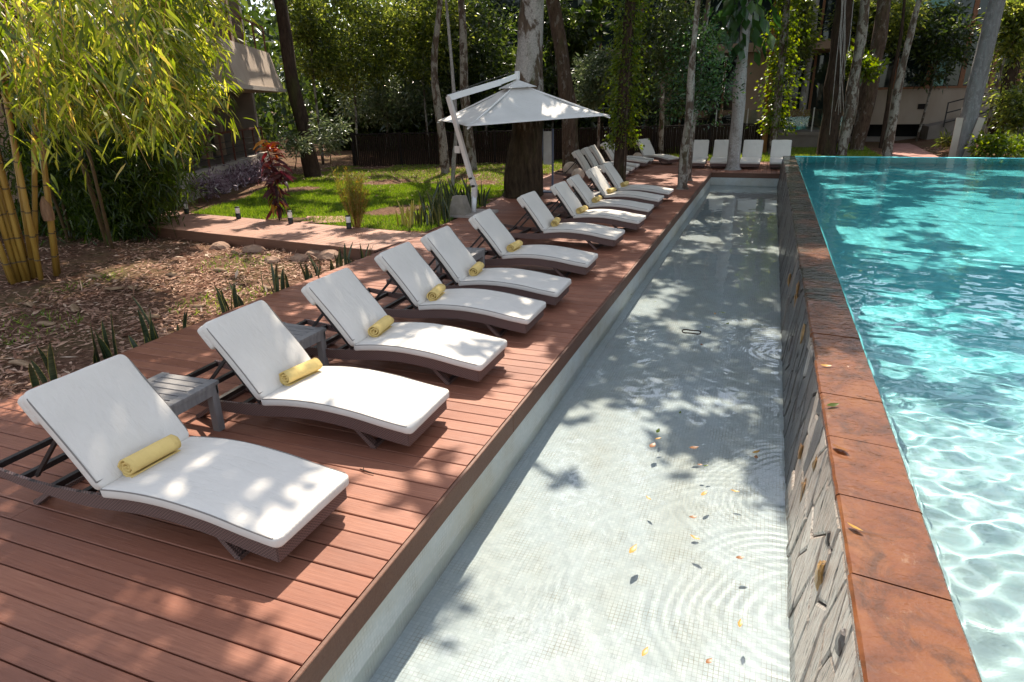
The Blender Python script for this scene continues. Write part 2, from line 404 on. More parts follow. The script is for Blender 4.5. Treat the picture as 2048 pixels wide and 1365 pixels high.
def np_mesh(name, V, F, tint=None, smooth=False):
    """fast mesh from arrays; F is (n,k)"""
    me = bpy.data.meshes.new(name); V = np.asarray(V, np.float32); F = np.asarray(F, np.int32)
    me.vertices.add(len(V)); me.vertices.foreach_set('co', V.ravel())
    n, k = F.shape
    me.loops.add(n*k); me.loops.foreach_set('vertex_index', F.ravel())
    me.polygons.add(n); me.polygons.foreach_set('loop_start', np.arange(0, n*k, k, dtype=np.int32)); me.polygons.foreach_set('loop_total', np.full(n, k, np.int32))
    if smooth: me.polygons.foreach_set('use_smooth', np.ones(n, bool))
    if tint is not None:
        at = me.attributes.new('tint', 'FLOAT', 'POINT'); at.data.foreach_set('value', np.asarray(tint, np.float32))
    me.update(); return me
def unit(a): return a/np.maximum(np.linalg.norm(a, axis=1, keepdims=True), 1e-9)
def leaves(name, P, D, L, W, mat, parent=None, tint=None, fold=.25, droop=0.0, up=None):
    """P base points, D directions; each leaf a folded diamond (or a drooping blade of four faces)"""
    N = len(P); D = unit(D)
    ref = rng.normal(size=(N, 3)) if up is None else np.tile(np.array(up, float), (N, 1))+rng.normal(size=(N, 3))*.35
    S = unit(np.cross(D, ref)); U = np.cross(S, D)
    L = np.broadcast_to(np.asarray(L, float), (N,))[:, None]; W = np.broadcast_to(np.asarray(W, float), (N,))[:, None]
    if tint is None: tint = np.clip(rng.normal(.5, .22, N), 0, 1)
    if droop <= 0:
        tip = P+D*L; mid = P+D*L*.42
        a = mid+S*W*.5+U*W*fold; c = mid-S*W*.5+U*W*fold
        V = np.stack([P, a, tip, c], 1).reshape(-1, 3)
        k = np.arange(N)[:, None]*4
        F = np.concatenate([k+[0, 1, 2], k+[0, 2, 3]])
        T = np.repeat(tint, 4)
    else:
        dn = np.array([0, 0, -1.0]); m1 = P+D*L*.3; m2 = P+D*L*.68+dn*L*droop*.3; tip = P+D*L*.95+dn*L*droop
        V = np.stack([P, m1+S*W*.5+U*W*fold, m1-S*W*.5+U*W*fold, m2+S*W*.38+U*W*fold, m2-S*W*.38+U*W*fold, tip], 1).reshape(-1, 3)
        k = np.arange(N)[:, None]*6
        F = np.concatenate([k+[0, 1, 2], k+[1, 3, 4], k+[1, 4, 2], k+[3, 5, 4]])
        T = np.repeat(tint, 6)
    return link(name, np_mesh(name, V, F, T), mat, parent)
def clumps(center, rad, n, per, cr, flat=.7):
    """leaf points gathered in clumps through an ellipsoid; returns points and directions away from the clump centre"""
    c = rng.normal(size=(n, 3)); c = unit(c)*(rng.random((n, 1))**.45); c = c*np.array(rad)+np.array(center)
    o = rng.normal(size=(n, per, 3))*np.array([cr, cr, cr*flat])
    P = (c[:, None, :]+o).reshape(-1, 3); D = unit(o.reshape(-1, 3))+np.array([0, 0, -.25])
    return P, D+rng.normal(size=D.shape)*.4
ORD = ['first', 'second', 'third', 'fourth', 'fifth', 'sixth', 'seventh', 'eighth', 'ninth', 'tenth', 'eleventh', 'twelfth', 'thirteenth', 'fourteenth', 'fifteenth', 'sixteenth', 'seventeenth', 'eighteenth', 'nineteenth', 'twentieth']
def pix(x, y, Y):
    """survey helper: point of the place seen at that pixel of the 2048-wide photograph, at distance Y"""
    d = FW+RT*((x-1024)/F_PX)-UP*((y-682.5)/F_PX); return Vector((0, 0, CAM_H))+d*(Y/d.y)
def pixz(x, y, z=0.0):
    d = FW+RT*((x-1024)/F_PX)-UP*((y-682.5)/F_PX); return Vector((0, 0, CAM_H))+d*((z-CAM_H)/d.z)
# ================================================================== the setting
DECK_R, DECK_END, WALL_END = -1.652, 22.55, 23.0
LOW_W, UP_W = -0.39, 0.505
def deck_left(y): return -5.88 if y < 11.0 else -5.88-.8*min(1.0, (y-11.0)/9.0)
def ground_z(x, y):
    z = -.04
    if x < -5.4 and y < 9.9: z = -.20+.10*min(1, max(0, (-x-7.5)/4))
    if -6.0 > x and 8.8 < y < 10.9: z = -.20 if y < 10.3 else -.10
    if x > -5.55 and y < 26.6: z = -1.9
    if x > 8.5 and y < 26: z = .2
    if y > 26.6: z = -.04+max(0, y-34)*.0 + min(4, max(0, (x-6.0)))*.16*min(1, max(0, (y-27)/4))
    return z+.03*mnoise.noise((x*.8, y*.8, 0))
gx = np.concatenate([np.array([-900, -400, -200, -100, -60, -40, -30, -25]), np.arange(-22, -5.99, .4), [-5.80, -5.50], np.arange(-5.2, 14, .6), np.array([16, 20, 30, 50, 100, 200, 500, 900])])
gy = np.concatenate([np.array([-900, -300, -100, -40, -20, -10, -5]), np.arange(-2, 26, .4), [26.3, 26.75], np.arange(27.2, 40, .5), np.array([42, 46, 52, 60, 80, 120, 250, 900])])
V = [(x, y, ground_z(x, y)) for y in gy for x in gx]; nx = len(gx)
F = [(j*nx+i, j*nx+i+1, (j+1)*nx+i+1, (j+1)*nx+i) for j in range(len(gy)-1) for i in range(nx-1)]
g = link('ground', np_mesh('ground', V, F, None, True), 'earth'); tag(g, kind='structure')

# --- deck: a dark underframe and one mesh per board
PITCH_P, GAP = .1452, .0085
deck = MB().box(-5.80, DECK_R-.03, .6, 26.9, -.30, -.045).box(DECK_R-.03, .44, DECK_END+.06, 26.9, -.30, -.045).build('deck', 'dark_wood'); tag(deck, kind='structure')
def board_mesh(length, width, th=.028, c=.004):
    h = width/2; prof = [(-h, -th), (h, -th), (h, -c), (h-c, 0), (-h+c, 0), (-h, -c)]
    vs = [(x, y, z) for x in (-length/2, length/2) for y, z in prof]
    fs = [(i, (i+1) % 6, 6+(i+1) % 6, 6+i) for i in range(6)]+[(5, 4, 3, 2, 1, 0), (6, 7, 8, 9, 10, 11)]
    me = bpy.data.meshes.new('plank'); me.from_pydata(vs, [], fs); me.update(); me.materials.append(MAT['plank']); return me
cache = {}
def board(parent, cx, cy, length, rz=0.0, z=0.0, width=PITCH_P-GAP, mat=None):
    k = (round(length, 2), round(width, 3), mat)
    if k not in cache:
        cache[k] = board_mesh(k[0], width)
        if mat: cache[k].materials.clear(); cache[k].materials.append(MAT[mat])
    o = bpy.data.objects.new('plank', cache[k]); COL.objects.link(o); o.parent = parent
    o.location = (cx, cy, z); o.rotation_euler = (0, 0, rz); return o
y = .723*CAM_H-7*PITCH_P+PITCH_P/2
n = 0
while y < 26.9:
    xl = deck_left(y); xr = DECK_R-.018 if y < DECK_END+.05 else -1.70
    if y < 9.0 and n % 7 in (2, 5):     # butt joints
        xm = xl+1.1+.9*random.random()
        board(deck, (xl+xm)/2, y, xm-xl-.004, 0, random.uniform(-.001, .001)); board(deck, (xm+xr)/2, y, xr-xm-.004, 0, random.uniform(-.001, .001))
    else: board(deck, (xl+xr)/2, y, xr-xl, 0, random.uniform(-.0012, .0012))
    y += PITCH_P; n += 1
x = -1.62
while x < .44:
    board(deck, x, (DECK_END+26.9)/2+.03, 26.9-DECK_END-.06, R(90), random.uniform(-.001, .001)); x += PITCH_P
yy = .6
k = 0
while yy < DECK_END:      # edge boards towards the low pool
    y1 = min(yy+3.6, DECK_END)
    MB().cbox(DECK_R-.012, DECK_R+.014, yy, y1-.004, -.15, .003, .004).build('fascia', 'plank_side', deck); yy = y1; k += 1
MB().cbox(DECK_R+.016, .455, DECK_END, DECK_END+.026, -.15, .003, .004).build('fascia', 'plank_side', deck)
yy = .6
while yy < 26.9:
    y1 = min(yy+3.0, 26.9); ym = (yy+y1)/2
    if not (9.0 < ym < 10.6):
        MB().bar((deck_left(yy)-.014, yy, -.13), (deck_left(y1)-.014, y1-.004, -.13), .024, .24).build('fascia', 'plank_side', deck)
    yy = y1

# --- boardwalk to the garden
walk = empty('boardwalk', (-5.9, 9.92, 0), math.atan2(.115, -1)); tag(walk, kind='structure')
MB().box(-.02, 8.6, -.70, .70, -.24, -.045).build('underframe', 'dark_wood', walk)
for i in range(58):
    board(walk, .09+i*.147, 0, 1.56, R(90)+R(0), random.uniform(-.002, .002), .141, 'plank_walk')
for sgn in (-1, 1):
    for k in range(3): MB().cbox(.02+k*2.85, .02+k*2.85+2.84, sgn*.785-.013, sgn*.785+.013, -.22, -.001, .004).build('fascia', 'plank_side', walk)

# --- low pool basin
LF = -.600
basin = MB().add([(DECK_R-.005, -.5, LF), (.60, -.5, LF), (.60, DECK_END+.01, LF), (DECK_R-.005, DECK_END+.01, LF)], [(0, 1, 2, 3)]).build('low_pool_basin', 'tile_floor'); tag(basin, kind='structure')
MB().add([(DECK_R+.004, -.5, LF-.01), (DECK_R+.004, DECK_END+.01, LF-.01), (DECK_R+.004, DECK_END+.01, -.152), (DECK_R+.004, -.5, -.152)], [(0, 1, 2, 3)]).build('side_tiles', 'tile_side', basin)
MB().add([(DECK_R, DECK_END+.006, LF-.01), (.60, DECK_END+.006, LF-.01), (.60, DECK_END+.006, -.152), (DECK_R, DECK_END+.006, -.152)], [(0, 1, 2, 3)]).build('end_tiles', 'tile_end', basin)

# --- water bodies with modelled ripples
def axis(a, b, steps):
    out = [a]
    while out[-1] < b-1e-6:
        s = next(st for lim, st in steps if out[-1] < lim); out.append(min(b, out[-1]+s))
    return np.array(out)
def water_body(name, xs, ys, zfun, zb, mat):
    X, Y = np.meshgrid(xs, ys); Z = zfun(X, Y); ny, nx = X.shape
    top = np.stack([X, Y, Z], -1).reshape(-1, 3); k = np.arange(ny*nx).reshape(ny, nx)
    F = np.stack([k[:-1, :-1], k[:-1, 1:], k[1:, 1:], k[1:, :-1]], -1).reshape(-1, 4)
    # close the body
    ring = np.concatenate([k[0, :], k[1:, -1], k[-1, -2::-1], k[-2:0:-1, 0]])
    bot = top[ring].copy(); bot[:, 2] = zb(bot[:, 0], bot[:, 1]); nb = len(ring); base = len(top)
    sd_ = np.stack([ring, np.roll(ring, -1), base+np.roll(np.arange(nb), -1), base+np.arange(nb)], -1)[:, ::-1]
    me = bpy.data.meshes.new(name); Vv = np.concatenate([top, bot])
    faces = [tuple(f) for f in F]+[tuple(f) for f in sd_]
    # floor of the body: strips between the two long sides
    byy = {}
    me.from_pydata([tuple(v) for v in Vv], [], faces+[tuple((base+np.arange(nb))[::-1])]); me.update()
    sm = np.zeros(len(me.polygons), bool); sm[:len(F)] = True; me.polygons.foreach_set('use_smooth', sm)
    o = link(name, me, mat); return o
rw = np.random.default_rng(5)
WD = [(rw.uniform(0, 2*math.pi), l, rw.uniform(0, 6.28)) for l in np.geomspace(.085, .46, 30)]
def waves(X, Y, a=1.0, stretch=1.0):
    Z = np.zeros_like(X)
    for th, l, ph in WD: Z += a*.0075*l*np.sin(2*math.pi/l*(X*math.cos(th)*stretch+Y*math.sin(th))+ph+.6*np.sin(1.7*X+2.3*Y+ph))
    return Z
RINGS = [(.43, 3.35, .085, .0026), (.44, 4.55, .065, .0014), (.45, 7.3, .085, .0030), (.45, 9.2, .09, .0022)]
def low_z(X, Y):
    Z = LOW_W+waves(X, Y, .07)
    for cx, cy, l, a in RINGS:
        r = np.hypot(X-cx, Y-cy)+.02*np.sin(3*np.arctan2(Y-cy, X-cx))+.018*np.sin(5.3*X+4.1*Y)+.010*np.sin(11*Y-7*X); Z += a*np.sin(2*math.pi*r/(l*(1+.10*np.sin(r*6))))*np.exp(-r*1.6)*(.62+.38*np.sin(2.6*np.arctan2(Y-cy, X-cx)+3*cy+1.5*np.sin(4*r)))*(1-np.exp(-r*5))
    return Z
lw = water_body('low_pool_water', axis(DECK_R-.02, .56, [(9, .018)]), axis(1.0, DECK_END, [(5.6, .016), (8.5, .03), (30, .08)]), low_z, lambda x, y: LF-.12+0*x, 'water_low'); tag(lw, kind='structure')
def up_floor(y): return UP_W-(.42+.10*np.clip(y-2.0, 0, 3)+.26*np.clip(y-4.4, 0, 5))
uw = water_body('upper_pool_water', axis(.836, 9.605, [(3.4, .022), (20, .07)]), axis(1.0, WALL_END, [(6, .022), (10, .04), (30, .09)]), lambda X, Y: UP_W-.012+waves(X, Y, .50, .75)*np.clip(1.0-(Y-4.0)*.17, .32, 1.0), lambda x, y: -1.75+0*x, 'water_high'); tag(uw, kind='structure')
ub = MB()
ysf = [-.5, 2, 3, 4.4, 5.5, 7, 9.4, 14, WALL_END+.02]
for a, c in zip(ysf[:-1], ysf[1:]): ub.add([(.80, a, float(up_floor(a))), (9.62, a, float(up_floor(a))), (9.62, c, float(up_floor(c))), (.80, c, float(up_floor(c)))], [(0, 1, 2, 3)])
ub.add([(.80, WALL_END+.015, -1.8), (9.62, WALL_END+.015, -1.8), (9.62, WALL_END+.015, .5), (.80, WALL_END+.015, .5)], [(0, 1, 2, 3)])
ub.add([(9.61, -.5, -1.8), (9.61, WALL_END, -1.8), (9.61, WALL_END, .5), (9.61, -.5, .5)], [(0, 1, 2, 3)])
ub.box(.80, 9.9, WALL_END+.03, WALL_END+.26, -1.8, .495).box(9.63, 9.9, -.5, WALL_END+.02, -1.8, .515)
ubo = ub.build('upper_pool_basin', 'basin_plaster'); tag(ubo, kind='structure')
for o in (lw, uw): o.cycles.is_caustics_caster = True
for o in [basin, ubo]+list(basin.children): o.cycles.is_caustics_receiver = True

# ================================================================== stone wall between the pools
wall = MB().box(.56, .83, -.4, WALL_END+.26, -1.7, .462).build('pool_wall', 'slate_dark')
tag(wall, 'long split-stone wall with terracotta coping between the two pools', 'wall')
def face_x(z): return .412+(z+.39)*.100
yy = 1.22; k = 0
while yy < WALL_END+.2:
    y1 = min(yy+.6+random.uniform(-.012, .012), WALL_END+.24); dx = random.uniform(-.006, .006)
    sl = [.008*random.uniform(-1, 1) for _ in range(4)]; t = .5+random.uniform(-.002, .002)
    m_ = MB(); a, c = .488+dx, .842
    prof = [(a+.004, t-.05), (a, t-.040), (a, t-.012), (a+.012, t), (c-.010, t+.001), (c, t-.008), (c, t-.05)]
    sk = -.045
    vs = []; NS = 9; np_ = len(prof)
    for q in range(NS):
        yb = (yy+.006)+(y1-yy-.012)*q/(NS-1); e0 = sl[0] if q == 0 else sl[2] if q == NS-1 else 0
        for pi_, (px, pz) in enumerate(prof):
            j1 = .0045*mnoise.noise((yb*14, pi_*.4, k)); j2 = .002*mnoise.noise((yb*6, px*6, k+9)); vs.append((px+(j1 if pi_ < 4 else -j1), yb+sk*(px-a)/.34+e0*.6, pz+j2))
    fs = [(l*np_+i, l*np_+(i+1) % np_, (l+1)*np_+(i+1) % np_, (l+1)*np_+i) for l in range(NS-1) for i in range(np_)]+[tuple(range(np_-1, -1, -1)), tuple(range((NS-1)*np_, NS*np_))]
    m_.add(vs, fs).build('coping_slab', 'coping', wall)
    yy = y1; k += 1
# facing: irregular upright slabs of split stone (cells of a stretched random pattern)
def clip(poly, n, d):
    out = []
    for i in range(len(poly)):
        p, q = poly[i], poly[(i+1) % len(poly)]; a = p[0]*n[0]+p[1]*n[1]-d; b_ = q[0]*n[0]+q[1]*n[1]-d
        if a <= 0: out.append(p)
        if a*b_ < 0: t = a/(a-b_); out.append((p[0]+(q[0]-p[0])*t, p[1]+(q[1]-p[1])*t))
    return out
rs = np.random.default_rng(3)
sy = 2.4      # cells are this much taller than wide
seeds = []
yy = 1.0
while yy < 23.2:
    st = .21 if yy < 8 else .26
    for r_ in range(3): seeds.append((yy+rs.uniform(-.5, .5)*st, (-.52+(r_+.5)*.345+rs.uniform(-.13, .13)+(.17 if int(yy/st) % 2 else 0))/sy))
    yy += st
seeds = np.array(seeds)
for i, s_ in enumerate(seeds):
    poly = [(s_[0]-.6, -.53/sy), (s_[0]+.6, -.53/sy), (s_[0]+.6, .445/sy), (s_[0]-.6, .445/sy)]
    dd = seeds-s_; o = np.argsort((dd**2).sum(1))[1:22]
    for j in o:
        nv = seeds[j]-s_; L = math.hypot(*nv); nv = nv/L; poly = clip(poly, nv, float(s_@nv)+L/2-.0030)
        if len(poly) < 3: break
    if len(poly) < 3: continue
    P = [(a+.10*b_*sy*(1 if i % 3 else -1)*.0, b_*sy) for a, b_ in poly]
    cy_c = sum(p[0] for p in P)/len(P); cz_c = sum(p[1] for p in P)/len(P)
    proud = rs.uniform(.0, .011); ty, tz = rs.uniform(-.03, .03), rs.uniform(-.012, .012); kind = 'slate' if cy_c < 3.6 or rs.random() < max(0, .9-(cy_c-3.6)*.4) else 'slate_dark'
    
    nP = len(P); vs = []
    for lvl, sh, dep in ((0, 1.0, .07), (1, 1.0, .008), (2, .90, 0.0)):
        for (a, b_) in P:
            aa = cy_c+(a-cy_c)*sh; bb = cz_c+(b_-cz_c)*sh
            off = proud+ty*(aa-cy_c)+tz*(bb-cz_c)+.004*mnoise.noise((aa*9, bb*9, i))
            vs.append((face_x(bb)+dep-(off if lvl else 0)+(0 if lvl else .03), aa, bb))
    fs = [tuple(range(2*nP, 3*nP))]+[(l*nP+q, l*nP+(q+1) % nP, (l+1)*nP+(q+1) % nP, (l+1)*nP+q) for l in (0, 1) for q in range(nP)]
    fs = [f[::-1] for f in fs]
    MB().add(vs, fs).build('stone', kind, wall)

# ochre lumps that stick out of the facing
import bmesh
for i, (px_, py_, a, c, e) in enumerate([(1640, 1150, .022, .05, .085), (1612, 985, .02, .04, .09), (1692, 1185, .02, .035, .06), (1606, 905, .018, .03, .07), (1626, 930, .015, .03, .05), (1586, 690, .02, .05, .10), (1606, 640, .02, .05, .10), (1590, 600, .02, .05, .09), (1660, 1010, .012, .02, .05), (1580, 560, .02, .06, .10), (1600, 520, .02, .06, .1)]):
    d_ = FW+RT*((px_-1024)/F_PX)-UP*((py_-682.5)/F_PX); p = Vector((0, 0, CAM_H))+d_*(.455/d_.x)
    if p.z > .34: p.z = .30
    bm = bmesh.new(); bmesh.ops.create_icosphere(bm, subdivisions=2, radius=1)
    for v in bm.verts:
        k = 1+.45*mnoise.noise(v.co*1.6+Vector((i*3.1, 0, 0))); v.co = Vector((v.co.x*k*a, v.co.y*k*c, v.co.z*k*e))
    me = bpy.data.meshes.new('stone'); bm.to_mesh(me); bm.free(); o = link('stone', me, 'slate_ochre' if i % 3 != 2 else 'slate_dark', wall); o.location = (face_x(p.z)-.008, p.y, p.z)
# ================================================================== furniture
def lerp_curve(pts):
    xs, zs = zip(*pts)
    def f(x):
        x = min(max(x, xs[0]), xs[-1])
        for i in range(len(xs)-1):
            if x <= xs[i+1]:
                t = (x-xs[i])/(xs[i+1]-xs[i])
                m0 = (zs[i+1]-zs[max(i-1, 0)])/(xs[i+1]-xs[max(i-1, 0)]); m1 = (zs[min(i+2, len(xs)-1)]-zs[i])/(xs[min(i+2, len(xs)-1)]-xs[i]); h = xs[i+1]-xs[i]
                return (2*t**3-3*t*t+1)*zs[i]+(t**3-2*t*t+t)*h*m0+(-2*t**3+3*t*t)*zs[i+1]+(t**3-t*t)*h*m1
        return zs[-1]
    return f
ftop = lerp_curve([(-.98, .235), (-.6, .20), (-.15, .212), (.25, .262), (.5, .272), (.8, .252), (1.05, .214), (1.25, .190)])
fbot = lerp_curve([(-.98, .185), (-.6, .135), (-.15, .12), (.25, .16), (.5, .17), (.8, .145), (1.05, .105), (1.25, .080)])
HW = .335; FW2 = .308
def rounded_loft(path, w, t, r, corner=.05, seed=0, wr=.004):
    """cushion: path of (point, normal) along its length, width across local y"""
    m_ = MB(); rows = []
    S = [0]; 
    for a, b_ in zip(path[:-1], path[1:]): S.append(S[-1]+(b_[0]-a[0]).length)
    tot = S[-1]
    sec = []
    for cx, cz, a0 in ((w/2-r, t-r, 0), (-(w/2-r), t-r, 90), (-(w/2-r), r, 180), (w/2-r, r, 270)):
        for k in range(4): a = R(a0+k*30); sec.append((cx+r*math.cos(a), cz+r*math.sin(a)))
        if a0 == 0:
            for q in range(1, 8): sec.append((w/2-r-(w-2*r)*q/8, t))
    n_ = len(sec)
    for i, (p, nr) in enumerate(path):
        e = min(S[i], tot-S[i]); sh = 0.0; shw = 0.0
        if e < r: sh = r-math.sqrt(max(0, r*r-(r-e)**2))
        if e < corner: shw = corner-math.sqrt(max(0, corner**2-(corner-e)**2))
        row = []
        for (yy_, zz) in sec:
            fy = (w/2-shw)/(w/2); z_ = t/2+(zz-t/2)*((t/2-sh*.96)/(t/2))
            puff = .006*(1-(2*yy_/w)**2)*(1 if zz > t*.6 else 0)
            wv_ = wr*mnoise.noise((p.x*5+seed, yy_*7, zz*5+seed)) if zz > t*.6 else 0
            q = p+nr*(z_+puff+wv_); row.append((q.x, yy_*fy, q.z))
        rows.append(row)
    vs = [v for r_ in rows for v in r_]
    fs = [(i*n_+k, i*n_+(k+1) % n_, (i+1)*n_+(k+1) % n_, (i+1)*n_+k) for i in range(len(rows)-1) for k in range(n_)]
    fs += [tuple(range(n_-1, -1, -1)), tuple(range((len(rows)-1)*n_, len(rows)*n_))]
    return m_.add(vs, [f[::-1] for f in fs])
def path_seat():
    xs = [.012, .014, .018, .026, .036, .05, .07]+list(np.linspace(.1, 1.17, 20))+[1.2, 1.22, 1.235, 1.246, 1.256, 1.262, 1.265]
    out = []
    for x in xs:
        d = (ftop(x+.01)-ftop(x-.01))/.02; nr = Vector((-d, 0, 1)).normalized(); out.append((Vector((x, 0, ftop(x)-.008)), nr))
    return out
def path_back(ang, L):
    d = Vector((-math.cos(ang), 0, math.sin(ang))); nr = Vector((math.sin(ang), 0, math.cos(ang)))
    ss = [0, .003, .008, .016, .03, .05]+list(np.linspace(.08, L-.08, 12))+[L-.05, L-.03, L-.016, L-.008, L-.003, L]
    return [(Vector((-.005, 0, ftop(0)+.012))+d*s+nr*(.012+.006*math.sin(s*6)), nr) for s in ss]
def make_lounger(ang=R(51), L=.70, puffy=1.0):
    root = empty('sun_lounger')
    f = MB()
    xs = np.linspace(-.98, 1.225, 30)
    for s in (-1, 1):        # two side skirts of woven resin
        y0, y1 = s*FW2-.022*s, s*FW2+.0*s
        vs = []
        for x in xs: vs += [(x, y0, ftop(x)), (x, y1, ftop(x)), (x, y1, fbot(x)), (x, y0, fbot(x))]
        fs = [(i*4+k, i*4+(k+1) % 4, i*4+4+(k+1) % 4, i*4+4+k) for i in range(len(xs)-1) for k in range(4)]+[(3, 2, 1, 0), tuple(len(vs)-4+k for k in range(4))]
        if s < 0: fs = [q[::-1] for q in fs]
        f.add(vs, fs)
    f.box(1.20, 1.232, -FW2+.004, FW2-.004, .083, .192)        # foot panel
    f.build('frame', 'wicker', root)
    f = MB(); vs = []
    for x in np.linspace(.0, 1.19, 16): vs += [(x, -FW2+.02, ftop(x)-.02), (x, FW2-.02, ftop(x)-.02)]
    f.add(vs, [(2*i, 2*i+2, 2*i+3, 2*i+1) for i in range(15)]).build('seat_panel', 'wicker', root)
    for x in (-.965, -.72, -.45, -.18):
        MB().box(x-.018, x+.018, -FW2+.02, FW2-.02, ftop(x)-.045, ftop(x)-.008).build('slat', 'black_rattan', root)
    for x0, x1, wd in ((.72, .92, .05), (-.45, -.66, .05)):
        for s in (-1, 1): MB().bar((x0, s*.24, fbot(x0)+.03), (x1, s*.26, .012), .055, .03, (1, 0, 0)).build('leg', 'wicker', root)
        MB().box(x1-.02, x1+.02, -.285, .285, .001, .028).build('foot_bar', 'wicker', root)
    d = Vector((-math.cos(ang), 0, math.sin(ang))); h0 = Vector((-.02, 0, ftop(0)+.0))
    bf = MB()
    for s in (-1, 1): bf.bar(h0+Vector((0, s*.27, 0)), h0+d*L*.93+Vector((0, s*.27, 0)), .035, .03)
    for t in (.12, .35, .6, .9): bf.bar(h0+d*L*t+Vector((0, -.27, 0)), h0+d*L*t+Vector((0, .27, 0)), .04, .02)
    bf.build('backrest_frame', 'black_rattan', root)
    for s in (-1, 1):
        p = h0+d*L*.6; MB().bar((p.x, s*.25, p.z), (-.62, s*.25, ftop(-.62)), .022, .022).build('strut', 'black_rattan', root)
    sc_ = rounded_loft(path_seat(), .66, .061, .016, .05, 1).build('seat_cushion', 'cushion', root, True)
    bc = rounded_loft(path_back(ang, L), .66, .065*puffy, .018, .05, 5, .009*puffy).build('back_cushion', 'cushion', root, True)
    # welt along the upper edge of both cushions
    pa = path_seat()
    for cush, pth, th in ((sc_, pa, .061), (bc, path_back(ang, L), .065*puffy)):
        pts = []
        for s in (-1, 1):
            q = [(p+nr*(th-.004)) for p, nr in pth[5:-5]]; q = q if s < 0 else q[::-1]
            pts += [(v.x, s*.3255, v.z) for v in q]
        pts.append(pts[0]); MB().tube(pts, .0045, 5, False).build('piping', 'piping', cush, True)
    # folded pocket of the back cushion that slips over the top of the frame
    nr = Vector((math.sin(ang), 0, math.cos(ang))); ss = [L-.19, L-.187, L-.18, L-.17, L-.15, L-.1, L-.05, L-.03, L-.018, L-.008, L-.002, L+.002]
    rounded_loft([(Vector((-.005, 0, ftop(0)+.012))+d*s-nr*.042, nr) for s in ss], .652, .066, .02, .03, 9, .004).build('cushion_pocket', 'cushion', root, True)
    return root
ANG = [51, 52, 50, 51, 52, 51, 53, 53, 52, 55, 55]
lounger_proto = {}
def lounger(x, y, rz, label, group, ang=51, scale=1.0):
    if ang not in lounger_proto: lounger_proto[ang] = o = make_lounger(R(ang), .70, 1.0 if ang < 54 else 1.25)
    else: o = copy_tree(lounger_proto[ang])
    o.location = (x, y, 0); o.rotation_euler = (0, 0, rz)
    tag(o, label, 'lounger', group); return o

# rolled towel: a spiral of cloth with thickness
def towel_mesh(seed):
    rr = random.Random(seed); turns = 2.6; n_ = 46; th = .0085; L = .33; vs = []; fs = []
    ys = np.linspace(-L/2, L/2, 7)
    for yi, yy_ in enumerate(ys):
        for i in range(n_+1):
            a = -2*math.pi*turns*(1-i/n_)+R(-60); r0 = .010+(.060-.010)*(i/n_); wob = .0025*mnoise.noise((a*.4+seed, yy_*6, seed))
            sh = rr.uniform(-.006, .006)*(1 if yi in (0, 6) else 0)
            for r_ in (r0+wob, r0-th+wob): vs.append((r_*math.cos(a)*1.08, yy_+sh, r_*math.sin(a)*.92))
    m2 = (n_+1)*2
    for yi in range(6):
        for i in range(n_):
            k = yi*m2+i*2; fs += [(k, k+m2, k+m2+2, k+2), (k+1, k+3, k+m2+3, k+m2+1)]
        k = yi*m2; e = yi*m2+n_*2; fs += [(k, k+1, k+m2+1, k+m2), (e, e+m2, e+m2+1, e+1)]
    for base, fl in ((0, 0), (6*m2, 1)):
        for i in range(n_):
            k = base+i*2; q = (k, k+2, k+3, k+1); fs.append(q if not fl else q[::-1])
    me = bpy.data.meshes.new('rolled_towel'); me.from_pydata(vs, [], fs); me.update(); return me
tw = [towel_mesh(s) for s in range(3)]
L_POS = [(-3.34, 2.06, .5), (-3.30, 3.32, 1.5), (-3.28, 4.50, .5), (-3.31, 5.745, 1.0), (-3.31, 6.75, 1.2), (-3.33, 8.21, 1.0), (-3.34, 10.15, -2.0), (-3.25, 11.68, -2.5), (-3.31, 13.0, .0), (-3.32, 14.45, -2.0), (-3.27, 15.65, -2.0)]
L_LAB = ['sun lounger closest to the camera, tree shadow across its white seat',
 'sun lounger second from the camera, bright seat, palm-shaped shadow on its back',
 'sun lounger third from the camera along the pool, striped shadow on its back',
 'sun lounger fourth from the camera, round light spot near the foot of its seat',
 'sun lounger fifth from the camera along the pool, in even shade',
 'sun lounger sixth from the camera, just past the grey slatted table',
 'sun lounger seventh from the camera, its empty dark rear frame in full view',
 'sun lounger eighth from the camera, nearer of the pair past the open gap',
 'sun lounger ninth from the camera, farther of the pair before the grey table',
 'sun lounger tenth from the camera, just past the far grey table',
 'last sun lounger with a towel, beside the leafy dark tree trunk']
for i, (x, y, rz) in enumerate([(a-.03, b_, c) for a, b_, c in L_POS]):
    lounger(x, y+HW, R(rz), L_LAB[i], 'sun loungers in a row along the low pool', ANG[i])
    t = link('rolled_towel', tw[i % 3], 'towel', None, True)
    cs, sn = math.cos(R(rz)), math.sin(R(rz)); lx, ly = .115, (-.03, .06, .02, -.04, .05, -.01, .07, -.05, .04, .0, .05)[i]
    t.location = (x+lx*cs-ly*sn, y+HW+lx*sn+ly*cs, ftop(lx)+.053+.062); t.scale = (1.16, 1.0, 1.16); t.rotation_euler = (0, R(random.uniform(-6, 6)), R(rz+random.uniform(-11, 11)))
    tag(t, 'rolled yellow towel on the %s sun lounger from the camera' % (ORD[i] if i else 'closest'), 'towel', 'rolled yellow towels on the loungers')
CL = [(-5.15, 19.55), (-5.2, 20.75), (-5.25, 21.9), (-5.2, 23.4), (-5.15, 24.2)]
CLAB = ['nearest lounger of the far slanted group, its cushion creased', 'second lounger of the far slanted group behind the leafy trunk', 'third lounger of the far slanted group behind the leafy trunk', 'fourth lounger of the far slanted group behind the leafy trunk', 'hindmost lounger of the far slanted group beside the ivy leaves']
